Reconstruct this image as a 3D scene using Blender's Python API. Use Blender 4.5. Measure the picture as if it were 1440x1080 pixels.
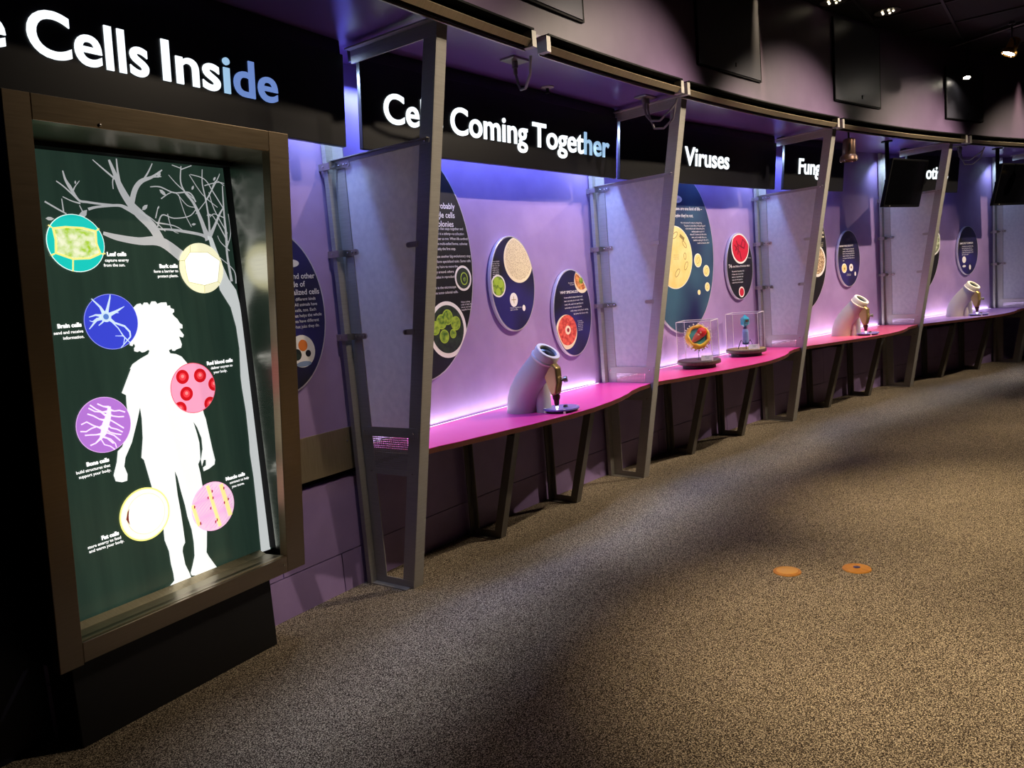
import bpy, bmesh, math, random
from mathutils import Matrix, Vector, noise
random.seed(7)
for _o in list(bpy.data.objects): bpy.data.objects.remove(_o)
SC = bpy.context.scene; COL = SC.collection
# ------------------------------------------------------------------ the place
# A museum aisle: the exhibit wall runs along an arc (radius R about CX,CY).
# (s, d, z): s = metres along the wall from the nearest partition, d = metres out
# from the partition uprights into the room, z = height.
R = 23.0044; CX, CY, A0 = 17.7071, -9.2766, 2.51042
def frame(s0, d=0.0, z=0.0):
    a = A0 - s0/R
    n = Vector((-math.cos(a), -math.sin(a), 0)); t = Vector((math.sin(a), -math.cos(a), 0))
    o = Vector((CX + (R-d)*math.cos(a), CY + (R-d)*math.sin(a), z))
    M = Matrix.Identity(4)
    for i in range(3): M[i][0], M[i][1], M[i][2], M[i][3] = t[i], -n[i], (0, 0, 1)[i], o[i]
    return M
def W(s, d, z): return frame(s, d, z).translation
def cv(s, d, z, s0):                       # curved coordinates in the flat frame at s0
    a = (s-s0)/R
    return ((R-d)*math.sin(a), R-(R-d)*math.cos(a), z)
# ------------------------------------------------------------------ camera
PITCH, ROLL, FPX = 0.12030, 0.08140, 1081.0
cam_d = bpy.data.cameras.new('camera'); cam_d.sensor_width = 36.0; cam_d.lens = 36.0*FPX/1440.0
cam_d.clip_start = 0.05; cam_d.clip_end = 200
cam = bpy.data.objects.new('camera', cam_d); COL.objects.link(cam)
_F = Vector((0, math.cos(PITCH), -math.sin(PITCH))); _U = Vector((0, math.sin(PITCH), math.cos(PITCH))); _R = Vector((1, 0, 0))
_r = _R*math.cos(ROLL) - _U*math.sin(ROLL); _u = _R*math.sin(ROLL) + _U*math.cos(ROLL)
_M = Matrix.Identity(4)
for i in range(3): _M[i][0], _M[i][1], _M[i][2], _M[i][3] = _r[i], _u[i], -_F[i], (0, 0, 1.6)[i]
cam.matrix_world = _M; SC.camera = cam
# ------------------------------------------------------------------ world, exposure
w = bpy.data.worlds.new('World'); SC.world = w; w.use_nodes = True
w.node_tree.nodes['Background'].inputs[0].default_value = (0.55, 0.5, 0.7, 1); w.node_tree.nodes['Background'].inputs[1].default_value = 0.0015
SC.view_settings.view_transform = 'Standard'; SC.view_settings.look = 'None'
SC.view_settings.exposure = 0.0; SC.view_settings.gamma = 1.0; SC.view_settings.use_curve_mapping = False
# ------------------------------------------------------------------ lights
def aim(o, p, q):
    o.location = p; o.rotation_euler = (Vector(q)-Vector(p)).to_track_quat('-Z', 'Y').to_euler()
def spot(p, q, watt, size=50, blend=.6, col=(1, .78, .52), rad=.05):
    l = bpy.data.lights.new('spot_light', 'SPOT'); l.energy = watt; l.spot_size = math.radians(size); l.spot_blend = blend
    l.color = col; l.shadow_soft_size = rad
    o = bpy.data.objects.new('spot_light', l); COL.objects.link(o); aim(o, W(*p), W(*q)); return o
def strip(s, d, z, L, wd, watt, col, down=True, tilt=0.0, lean=0.0):
    l = bpy.data.lights.new('tube_light', 'AREA'); l.shape = 'RECTANGLE'; l.size = L; l.size_y = wd; l.energy = watt; l.color = col
    o = bpy.data.objects.new('tube_light', l); COL.objects.link(o)
    M = frame(s, d, z)
    o.matrix_world = M @ Matrix.Rotation(tilt, 4, 'X') @ Matrix.Rotation(-lean, 4, 'Y') @ (Matrix.Identity(4) if down else Matrix.Rotation(math.pi, 4, 'X'))
    return o
WARM = (1, .82, .62); COOL = (.86, .84, 1.0)
# warm ceiling spots above the aisle, thrown onto the bays
for st, pw in ((-.7, 130), (1.25, 430), (3.9, 560), (6.55, 560), (9.2, 420)):
    spot((st+1.7, 2.6, 3.75), (st, .05, 1.50), pw, 63, 1.0, WARM, .04)
for st, pw in ((-.25, 105), (2.3, 220), (3.4, 280), (5.0, 170), (6.6, 150), (8.9, 120)):
    spot((st+.25, 2.4, 3.80), (st, .05, 1.45), pw, 46, 1.0, WARM, .04)
spot((6.0, 2.0, 3.75), (6.53, .33, .98), 620, 14, .6, (1, .76, .40), .03)
spot((8.6, 2.0, 3.75), (9.18, .33, .98), 620, 14, .6, (1, .76, .40), .03)
spot((9.0, 2.2, 3.80), (9.94, 0, 1.75), 130, 14, .9, (1, .80, .62), .03)
# warm pools on the carpet
spot((3.75, .95, 3.88), (3.80, .70, 0), 150, 24, .7, (1, .78, .42), .05)
spot((.3, 2.9, 3.9), (.35, 2.75, 0), 740, 44, 1.0, (1, .80, .54), .06)
spot((2.9, 2.9, 3.9), (2.9, 2.75, 0), 700, 44, 1.0, (1, .80, .52), .06)
spot((-1.5, 2.7, 3.9), (-1.3, 2.3, 0), 35, 50, 1.0, (1, .76, .52), .06)
spot((1.9, 2.0, 3.9), (1.9, 1.85, 0), 110, 46, 1.0, (1, .80, .56), .06)  # added fill, lifts the dark band across the carpet
spot((4.9, 2.6, 3.9), (4.9, 2.4, 0), 230, 40, 1.0, (1, .80, .54), .06)
spot((6.6, 3.0, 3.9), (6.6, 2.7, 0), 240, 44, 1.0, (1, .80, .54), .06)
spot((9.5, 1.0, 3.88), (9.3, .45, 0), 70, 26, .8, (1, .82, .5), .05)
# cool wash from the fittings along the soffit edge
for s, L in ((-.6, 2.0), (1.6, 1.6), (3.85, 2.5), (6.6, 2.6), (9.4, 2.5)):
    o = strip(s, .90, 2.85, L, .03, 2.3, (.66, .74, 1.0), True, 0); o.data.spread = math.radians(26)
# blue-white tubes behind the signs
BLUE = (.20, .30, 1.0)
for s, L, pw in ((-.9, 1.5, 9), (1.31, 2.4, 36), (3.97, 2.4, 17), (6.0, 1.2, 9), (8.6, 1.2, 6)):
    strip(s, .09, 2.80, L, .05, pw, BLUE, True, .12)
for s, pw in ((-.16, 7), (2.47, 7), (5.15, 6), (7.78, 2.5), (10.45, 2.5)):
    strip(s, .10, 2.78, .14, .05, pw, (.50, .68, 1.0), True, 0, .55)
# white strip light along the back of the counters
for s, L in ((1.31, 2.4), (3.97, 2.4), (6.63, 2.4), (9.27, 2.4), (11.9, 2.3)):
    strip(s, -.012, .795, L, .03, 4.2, (.97, .92, 1.0), False, 0)

# ------------------------------------------------------------------ materials
def lin(h):
    h = h.lstrip('#'); c = [int(h[i:i+2], 16)/255 for i in (0, 2, 4)]
    return tuple(x/12.92 if x <= .04045 else ((x+.055)/1.055)**2.4 for x in c) + (1,)
MATS = {}
def mat(name, col, rough=.5, metal=0.0, emit=0.0, spec=.5, **k):
    if name in MATS: return MATS[name]
    m = bpy.data.materials.new(name); m.use_nodes = True; MATS[name] = m
    b = m.node_tree.nodes['Principled BSDF']; c = lin(col) if isinstance(col, str) else tuple(col) + (1,)
    b.inputs['Base Color'].default_value = c; b.inputs['Roughness'].default_value = rough; b.inputs['Metallic'].default_value = metal
    b.inputs['Specular IOR Level'].default_value = spec
    if emit: b.inputs['Emission Color'].default_value = c; b.inputs['Emission Strength'].default_value = emit
    if 'trans' in k: b.inputs['Transmission Weight'].default_value = k['trans']
    if 'ior' in k: b.inputs['IOR'].default_value = k['ior']
    if 'alpha' in k: b.inputs['Alpha'].default_value = k['alpha']
    return m
def nodes(m): return m.node_tree.nodes, m.node_tree.links, m.node_tree.nodes['Principled BSDF']
def noisy(m, scale, c1, c2, bump=0.0, rough=None, stretch=(1, 1, 1), detail=3, lo=.35, hi=.65, dist=.01, kind='NOISE'):
    N, L, b = nodes(m)
    tc = N.new('ShaderNodeTexCoord'); mp = N.new('ShaderNodeMapping'); mp.inputs['Scale'].default_value = stretch
    L.new(tc.outputs['Object'], mp.inputs['Vector'])
    if kind == 'VORONOI':
        t = N.new('ShaderNodeTexVoronoi'); t.inputs['Scale'].default_value = scale; fac = t.outputs['Distance']
    else:
        t = N.new('ShaderNodeTexNoise'); t.inputs['Scale'].default_value = scale; t.inputs['Detail'].default_value = detail; fac = t.outputs['Fac']
    L.new(mp.outputs['Vector'], t.inputs['Vector'])
    r = N.new('ShaderNodeValToRGB'); r.color_ramp.elements[0].position = lo; r.color_ramp.elements[1].position = hi
    r.color_ramp.elements[0].color = lin(c1); r.color_ramp.elements[1].color = lin(c2)
    L.new(fac, r.inputs['Fac']); L.new(r.outputs['Color'], b.inputs['Base Color'])
    if b.inputs['Emission Strength'].default_value > 0: L.new(r.outputs['Color'], b.inputs['Emission Color'])
    if bump:
        bp = N.new('ShaderNodeBump'); bp.inputs['Strength'].default_value = bump; bp.inputs['Distance'].default_value = dist
        L.new(fac, bp.inputs['Height']); L.new(bp.outputs['Normal'], b.inputs['Normal'])
    if rough:
        mr = N.new('ShaderNodeMapRange'); mr.inputs['To Min'].default_value = rough[0]; mr.inputs['To Max'].default_value = rough[1]
        L.new(fac, mr.inputs['Value']); L.new(mr.outputs['Result'], b.inputs['Roughness'])
    return m
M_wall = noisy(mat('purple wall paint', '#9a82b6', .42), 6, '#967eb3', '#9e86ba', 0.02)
M_shade_wall = mat('wall paint darkened as shade', '#14142c', .5)  # shade left of the lightbox painted into the wall colour
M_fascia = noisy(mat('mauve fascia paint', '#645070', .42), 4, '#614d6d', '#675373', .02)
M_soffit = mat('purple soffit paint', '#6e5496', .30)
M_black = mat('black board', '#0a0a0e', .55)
M_sign = mat('satin black sign face', '#0d0d14', .33)
M_void = mat('black recess', '#050507', .8)
M_steel = noisy(mat('brushed stainless steel', '#8e7e68', .36, 1.0), 3, '#8c7c66', '#90806a', 0, (.35, .41), (3, 3, 60), 2)
M_steelh = noisy(mat('stainless steel brushed lengthwise', '#94846c', .32, 1.0), 3, '#92826a', '#96866e', 0, (.30, .37), (3, 60, 60), 2)
M_reveal = noisy(mat('polished stainless reveal', '#b9b8ae', .24, 1.0), 3, '#b6b5ab', '#bcbbb1', 0, (.20, .28), (3, 3, 50), 2)
M_post = noisy(mat('grey painted aluminium', '#a5a29c', .42, .3), 5, '#a19e98', '#aaa7a1', 0, (.36, .5), (2, 2, 40))
M_dark = mat('dark bronze steel', '#2a2a2c', .42, .5)
M_leg = mat('grey brown leg steel', '#6c6862', .45, .35)
M_plate = noisy(mat('brushed zinc plate', '#a89c80', .40, .75), 4, '#a3977b', '#aea286', .04, (.34, .46), (60, 2, 2))
M_zinc = mat('bright zinc bracket', '#b4b0a8', .3, .9)
M_screw = mat('steel screw head', '#d8d4cc', .22, 1.0)
M_frost = noisy(mat('frosted galvanised glass', '#c2c4ca', .5), 26, '#b8bac2', '#cccdd2', .05, (.4, .6), (1, 1, 1), 5)
def _frost(m):
    N, L, b = nodes(m); out = [n for n in N if n.type == 'OUTPUT_MATERIAL'][0]
    t = N.new('ShaderNodeBsdfTranslucent'); t.inputs['Color'].default_value = (.80, .79, .78, 1)
    mx = N.new('ShaderNodeMixShader'); mx.inputs[0].default_value = .36
    L.new(b.outputs[0], mx.inputs[1]); L.new(t.outputs[0], mx.inputs[2]); L.new(mx.outputs[0], out.inputs['Surface'])
_frost(M_frost)
M_edge = mat('brown plywood edge', '#5a3026', .5)
M_under = mat('dark counter underside', '#131018', .7)
M_rim = noisy(mat('pale aluminium rim', '#c9c5cc', .35, .5), 8, '#c2bec6', '#d0ccd2')
M_face = noisy(mat('dark panel print', '#1c1a30', .4), 2.2, '#17151f', '#2a2468', 0, None, (1, 1, 1), 1, .40, .62)
M_face_black = mat('black panel print', '#16151a', .4)
M_face_blue = noisy(mat('blue panel print', '#1d2c4e', .4), 1.7, '#16184a', '#3a5f78', 0, None, (1, 1, 1), 1, .38, .66)
M_txt = mat('white print', '#e9e6ea', .5)
M_cream = mat('cream print', '#efe3c4', .5)
M_paper = mat('white print ring', '#eeeae6', .5)
M_letter = mat('backlit white letter', '#f2fbff', .4, 0, 1.35)
M_letter2 = mat('backlit pale blue letter', '#a9d2f4', .4, 0, .85)
M_letter3 = mat('backlit blue letter', '#7d9ee6', .4, 0, .70)
M_white = mat('white moulded plastic', '#dcd9d6', .38)
M_body = mat('pale grey microscope body', '#b9b6b8', .42)
M_gold = mat('champagne metal', '#a48e62', .34, .75)
M_lens = mat('dark glass lens', '#0c1a1c', .05, 0, 0, .9)
M_objective = mat('dark brown objective', '#3a1c1a', .35, .3)
M_chrome = mat('bright chrome', '#cfcfcf', .12, 1.0)
M_acrylic = mat('clear acrylic', '#ffffff', .02, 0, 0, .5, trans=1.0, ior=1.04)
M_acedge = mat('acrylic edge with painted glint', '#e6dfe2', .15, 0, 0.10)  # slight emission paints in light caught along the edges
M_bluedisc = mat('blue acrylic stage', '#7f7fd0', .08, 0, 0, .8)
M_cable = mat('grey cable', '#6a6468', .5)
M_bulb = mat('lamp glow', '#fff4dc', .4, 0, 30)
M_bulb2 = mat('lamp glow soft', '#fff0cc', .4, 0, 3)
M_led = mat('white light strip', '#f6ecff', .4, 0, .8)
M_brass = noisy(mat('brass floor plate', '#d8923c', .4, .25), 30, '#ce8834', '#e09c46')
M_brass2 = mat('bright brass', '#f0b45a', .35, .25)
M_tv = mat('black television plastic', '#040405', .5, 0, 0, .12)
M_screen = mat('black television glass', '#020203', .25, 0, 0, .12)
M_bronze = mat('bronze lamp body', '#6e5446', .35, .7)
M_goldlamp = mat('gold lamp body', '#b88a3c', .35, .8)
M_panelblk = mat('grey access panel', '#4e4e5c', .36, .3)
M_tile = noisy(mat('black ceiling tile', '#100e10', .8), 40, '#0c0b0c', '#151315', .1)
M_grid = mat('dark ceiling grid', '#1c1a1b', .6)
M_carpet = mat('speckled carpet', '#6b5f52', .95, 0, 0, .1)
def _carpet(m):
    N, L, b = nodes(m); tc = N.new('ShaderNodeTexCoord')
    n1 = N.new('ShaderNodeTexNoise'); n1.inputs['Scale'].default_value = 210; n1.inputs['Detail'].default_value = 2; n1.inputs['Roughness'].default_value = .6
    n2 = N.new('ShaderNodeTexNoise'); n2.inputs['Scale'].default_value = 1.3; n2.inputs['Detail'].default_value = 2
    n3 = N.new('ShaderNodeTexVoronoi'); n3.inputs['Scale'].default_value = 240
    for n in (n1, n2, n3): L.new(tc.outputs['Object'], n.inputs['Vector'])
    sp = N.new('ShaderNodeSeparateColor'); L.new(n3.outputs['Color'], sp.inputs[0])
    ad = N.new('ShaderNodeMath'); ad.operation = 'MULTIPLY_ADD'; ad.inputs[1].default_value = .28; L.new(sp.outputs[0], ad.inputs[0])
    sb = N.new('ShaderNodeMath'); sb.operation = 'SUBTRACT'; sb.inputs[1].default_value = .14; L.new(n1.outputs['Fac'], sb.inputs[0]); L.new(sb.outputs[0], ad.inputs[2])
    r = N.new('ShaderNodeValToRGB'); e = r.color_ramp.elements
    e[0].position = .36; e[0].color = lin('#241d17'); e[1].position = .66; e[1].color = lin('#d0c0a4')
    k = r.color_ramp.elements.new(.52); k.color = lin('#6c5f50')
    L.new(ad.outputs[0], r.inputs['Fac'])
    mx = N.new('ShaderNodeMix'); mx.data_type = 'RGBA'; mx.blend_type = 'MULTIPLY'; mx.inputs[0].default_value = .35
    r2 = N.new('ShaderNodeValToRGB'); r2.color_ramp.elements[0].color = (.6, .6, .6, 1); r2.color_ramp.elements[0].position = .35; r2.color_ramp.elements[1].position = .65
    L.new(n2.outputs['Fac'], r2.inputs['Fac']); L.new(r.outputs['Color'], mx.inputs[6]); L.new(r2.outputs['Color'], mx.inputs[7])
    L.new(mx.outputs[2], b.inputs['Base Color'])
    bp = N.new('ShaderNodeBump'); bp.inputs['Strength'].default_value = .35; bp.inputs['Distance'].default_value = .004
    L.new(n1.outputs['Fac'], bp.inputs['Height']); L.new(bp.outputs['Normal'], b.inputs['Normal'])
_carpet(M_carpet)
def laminate(name, col):
    return noisy(mat(name, col, .30), 3, col, col, 0, (.26, .36))
# ------------------------------------------------------------------ mesh building
HC = {}
def glyph_mesh(txt, off=0.0, shear=0.0, res=3):
    key = (txt, off, shear, res)
    if key in HC: return HC[key]
    c = bpy.data.curves.new('t', 'FONT'); c.body = txt; c.size = 1; c.offset = off; c.resolution_u = res; c.shear = shear; c.fill_mode = 'FRONT'
    o = bpy.data.objects.new('t', c); COL.objects.link(o)
    dg = bpy.context.evaluated_depsgraph_get(); dg.update()
    me = bpy.data.meshes.new_from_object(o.evaluated_get(dg))
    V = [(v.co.x, v.co.y) for v in me.vertices]; Fc = [tuple(p.vertices) for p in me.polygons]
    bpy.data.objects.remove(o); bpy.data.curves.remove(c); bpy.data.meshes.remove(me)
    HC[key] = (V, Fc); return HC[key]
CAP = max(v[1] for v in glyph_mesh('H')[0])
class MB:
    """collects shapes in (x, d, z): x along the wall, d out from it, z up; builds ONE mesh"""
    def __init__(s): s.v = []; s.f = []; s.m = []; s.ms = []; s.cur = 0; s.smooth = []; s.sm = False
    def use(s, m):
        if m not in s.ms: s.ms.append(m)
        s.cur = s.ms.index(m); return s
    def add(s, V, Fs):
        b = len(s.v); s.v += [tuple(p) for p in V]
        for f in Fs: s.f.append(tuple(i+b for i in f)); s.m.append(s.cur); s.smooth.append(s.sm)
        return s
    def hexa(s, P): return s.add(P, [(0, 1, 2, 3), (7, 6, 5, 4), (0, 4, 5, 1), (1, 5, 6, 2), (2, 6, 7, 3), (3, 7, 4, 0)])
    def box(s, x0, x1, d0, d1, z0, z1):
        return s.hexa([(x0, d0, z0), (x1, d0, z0), (x1, d1, z0), (x0, d1, z0), (x0, d0, z1), (x1, d0, z1), (x1, d1, z1), (x0, d1, z1)])
    def bar(s, p, q, w, h, up=(0, 0, 1)):
        p, q = Vector(p), Vector(q); a = (q-p).normalized(); r = a.cross(Vector(up))
        if r.length < 1e-4: r = a.cross(Vector((1, 0, 0)))
        r.normalize(); u = r.cross(a)
        o = [(-w/2, -h/2), (w/2, -h/2), (w/2, h/2), (-w/2, h/2)]
        return s.hexa([p+r*i+u*j for i, j in o] + [q+r*i+u*j for i, j in o])
    def prism(s, pts, ax, a, b):
        """extrude a polygon: ax 'x' -> pts are (d,z); 'd' -> (x,z); 'z' -> (x,d)"""
        mk = {'x': lambda p, t: (t, p[0], p[1]), 'd': lambda p, t: (p[0], t, p[1]), 'z': lambda p, t: (p[0], p[1], t)}[ax]
        n = len(pts)
        return s.add([mk(p, a) for p in pts] + [mk(p, b) for p in pts], [tuple(range(n)), tuple(range(2*n-1, n-1, -1))] + [(i, (i+1) % n, n+(i+1) % n, n+i) for i in range(n)])
    def ell(s, cx, cz, a, b, d0, d1, n=48): return s.prism([(cx+a*math.cos(2*math.pi*i/n), cz+b*math.sin(2*math.pi*i/n)) for i in range(n)], 'd', d0, d1)
    def rings(s, C, closed=False, cap=True):
        n = len(C[0]); k = len(C); V = [p for c in C for p in c]; F = []
        for j in range(k if closed else k-1):
            j2 = (j+1) % k
            for i in range(n): F.append((j*n+i, j*n+(i+1) % n, j2*n+(i+1) % n, j2*n+i))
        if cap and not closed: F += [tuple(range(n-1, -1, -1)), tuple((k-1)*n+i for i in range(n))]
        return s.add(V, F)
    def tube(s, P, rad, n=10, closed=False, sq=1.0):
        P = [Vector(p) for p in P]; rad = rad if isinstance(rad, (list, tuple)) else [rad]*len(P); C = []; u = None
        for i, p in enumerate(P):
            a = (P[(i+1) % len(P)] if closed or i < len(P)-1 else p) - (P[i-1] if closed or i else p); a.normalize()
            if u is None: u = a.orthogonal().normalized()
            u = (u - a*u.dot(a)).normalized(); r = a.cross(u)
            C.append([p + (u*math.cos(2*math.pi*k/n) + r*math.sin(2*math.pi*k/n))*rad[i] for k in range(n)])
        s.sm = True; s.rings(C, closed); s.sm = False; return s
    def lathe(s, prof, o, ax=(0, 0, 1), n=32, smooth=True):
        """prof: (radius, height along ax)"""
        ax = Vector(ax).normalized(); u = ax.orthogonal().normalized(); r = ax.cross(u); o = Vector(o)
        C = [[o + ax*h + (u*math.cos(2*math.pi*k/n)+r*math.sin(2*math.pi*k/n))*max(q, 1e-4) for k in range(n)] for q, h in prof]
        s.sm = smooth; s.rings(C); s.sm = False; return s
    def ball(s, c, r, n=12, sz=1.0):
        return s.lathe([(r*math.sin(math.pi*i/n), -r*sz*math.cos(math.pi*i/n)) for i in range(n+1)], c, (0, 0, 1), n*2)
    def curve_strip(s, s0, prof, sa, sb, step=.12):
        """sweep a closed (d,z) outline along the curved wall; prof may be a function of s"""
        k = max(2, int(abs(sb-sa)/step)+1); C = []
        for i in range(k+1):
            q = sa+(sb-sa)*i/k; pr = prof(q) if callable(prof) else prof
            C.append([cv(q, d, z, s0) for d, z in pr])
        return s.rings(C)
    def sheet(s, pts, d): return s.add([(x, d, z) for x, z in pts], [tuple(range(len(pts)))])
    def text(s, txt, x, z, cap, d, al='l', wid=None, off=0.0, th=0.0, tilt=0.0):
        V, F = glyph_mesh(txt, off); k = cap/CAP; x0 = min(v[0] for v in V); x1 = max(v[0] for v in V)
        kx = wid/(x1-x0) if wid else k; W_ = (x1-x0)*kx; ox = x - {'l': 0, 'r': W_, 'c': W_/2}[al]
        n = len(V); P = [(ox+(v[0]-x0)*kx, d+v[1]*k*tilt, z+v[1]*k) for v in V]
        s.add(P, F)
        return s
    def build(s, name, m=None, parent=None, bevel=0.0, kind=None, auto=False, seg=2):
        me = bpy.data.meshes.new(name); org = ORG.get(parent.name, (0, 0, 0)) if parent else (0, 0, 0)
        me.from_pydata([(x-org[0], -(d-org[1]), z-org[2]) for x, d, z in s.v], [], s.f)
        bm = bmesh.new(); bm.from_mesh(me); bmesh.ops.recalc_face_normals(bm, faces=bm.faces[:]); bm.to_mesh(me); bm.free()
        for q in (s.ms if s.ms else [m]): me.materials.append(q)
        for p, i, sm in zip(me.polygons, s.m, s.smooth): p.material_index = i; p.use_smooth = sm
        if any(s.smooth):
            try: me.set_sharp_from_angle(angle=math.radians(42))
            except Exception: pass
        o = bpy.data.objects.new(name, me); COL.objects.link(o)
        if bevel:
            bv = o.modifiers.new('bevel', 'BEVEL'); bv.width = bevel; bv.segments = seg; bv.limit_method = 'ANGLE'; bv.angle_limit = math.radians(40)
        if parent: o.parent = parent; ORG[o.name] = org
        if kind: o['kind'] = kind
        return o
ORG = {}
def tag(o, label=None, cat=None, group=None):
    if label: o['label'] = label
    if cat: o['category'] = cat
    if group: o['group'] = group
    return o
def thing(name, label, cat, s0, base=(0, 0, 0), group=None, rot=0.0):
    """an Empty at the thing's base, axes along the wall at s0; parts keep their (x,d,z) coordinates"""
    o = bpy.data.objects.new(name, None); COL.objects.link(o); o.empty_display_size = .1
    o.matrix_world = frame(s0) @ Matrix.Translation((base[0], -base[1], base[2])) @ Matrix.Rotation(rot, 4, 'Z'); ORG[o.name] = base
    return tag(o, label, cat, group)
def dup(root, s0, label, base=None):
    base = base or ORG[root.name]
    r = root.copy(); COL.objects.link(r); r.matrix_world = frame(s0) @ Matrix.Translation((base[0], -base[1], base[2])); r['label'] = label
    ORG[r.name] = ORG[root.name]
    def kids(a, b):
        for ch in [c for c in COL.objects if c.parent == a]:
            c = ch.copy(); COL.objects.link(c); c.parent = b; kids(ch, c)
    kids(root, r); return r
def struct(mb, name, m, s0=0.0):
    o = mb.build(name, m); o.matrix_world = frame(s0); o['kind'] = 'structure'; return o
# ================================================================== THE SETTING
PS = [0.0, 2.630, 5.313, 7.942, 10.609]          # the partitions
ZC = .785; ZS = 2.93; DW = -.055; DF = .87
mb = MB(); mb.box(-9, 26, -3, 14, -.05, 0); struct(mb, 'floor', M_carpet, 0)
mb = MB()
mb.curve_strip(0, [(DW, .68), (DW, 3.95), (DW-.1, 3.95), (DW-.1, .68)], -1.78, 16)
for a, b in [(-1.78, -1.4), (-1.4, -.2), (-.2, 1.0), (1.0, 2.2), (2.2, 3.4), (3.4, 4.6), (4.6, 5.8), (5.8, 7.0), (7.0, 8.2), (8.2, 9.4), (9.4, 10.6), (10.6, 11.8), (11.8, 16)]:
    mb.curve_strip(0, [(DW, 0), (DW, .218), (DW-.1, .218), (DW-.1, 0)], a+.003, b-.003)
for a, b in [(-1.78, -.6), (-.6, 1.4), (1.4, 2.63), (2.63, 4.0), (4.0, 5.3), (5.3, 6.6), (6.6, 7.94), (7.94, 9.3), (9.3, 10.6), (10.6, 16)]:
    mb.curve_strip(0, [(DW, .224), (DW, .628), (DW-.1, .628), (DW-.1, .224)], a+.003, b-.003)
struct(mb, 'wall_back', M_wall)
mb = MB(); mb.curve_strip(0, [(DW, 0), (DW, 3.95), (DW-.1, 3.95), (DW-.1, 0)], -5, -1.78); struct(mb, 'wall_left', M_shade_wall)
mb = MB(); mb.curve_strip(0, [(DW-.1, 0), (DW-.1, 3.95), (DW-.15, 3.95), (DW-.15, 0)], -5, 16); struct(mb, 'trim_1', M_void)
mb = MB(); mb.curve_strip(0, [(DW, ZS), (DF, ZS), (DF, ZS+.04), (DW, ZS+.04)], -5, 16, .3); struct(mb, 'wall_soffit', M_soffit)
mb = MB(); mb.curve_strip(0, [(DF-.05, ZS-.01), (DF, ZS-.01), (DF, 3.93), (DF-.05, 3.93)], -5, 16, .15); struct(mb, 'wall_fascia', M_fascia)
# black tile ceiling on a dark grid
mb = MB(); mb.box(-9, 26, -3, 14, 3.93, 3.98); struct(mb, 'ceiling', M_tile, 0)
mb = MB()
for k in range(-6, 20):
    mb.box(-4, 16, .45+k*.61-.012, .45+k*.61+.012, 3.915, 3.93) if k < 10 else None
    mb.box(k*.8-.012, k*.8+.012, .9, 7, 3.916, 3.93)
struct(mb, 'trim_2', M_grid, 0)
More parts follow.
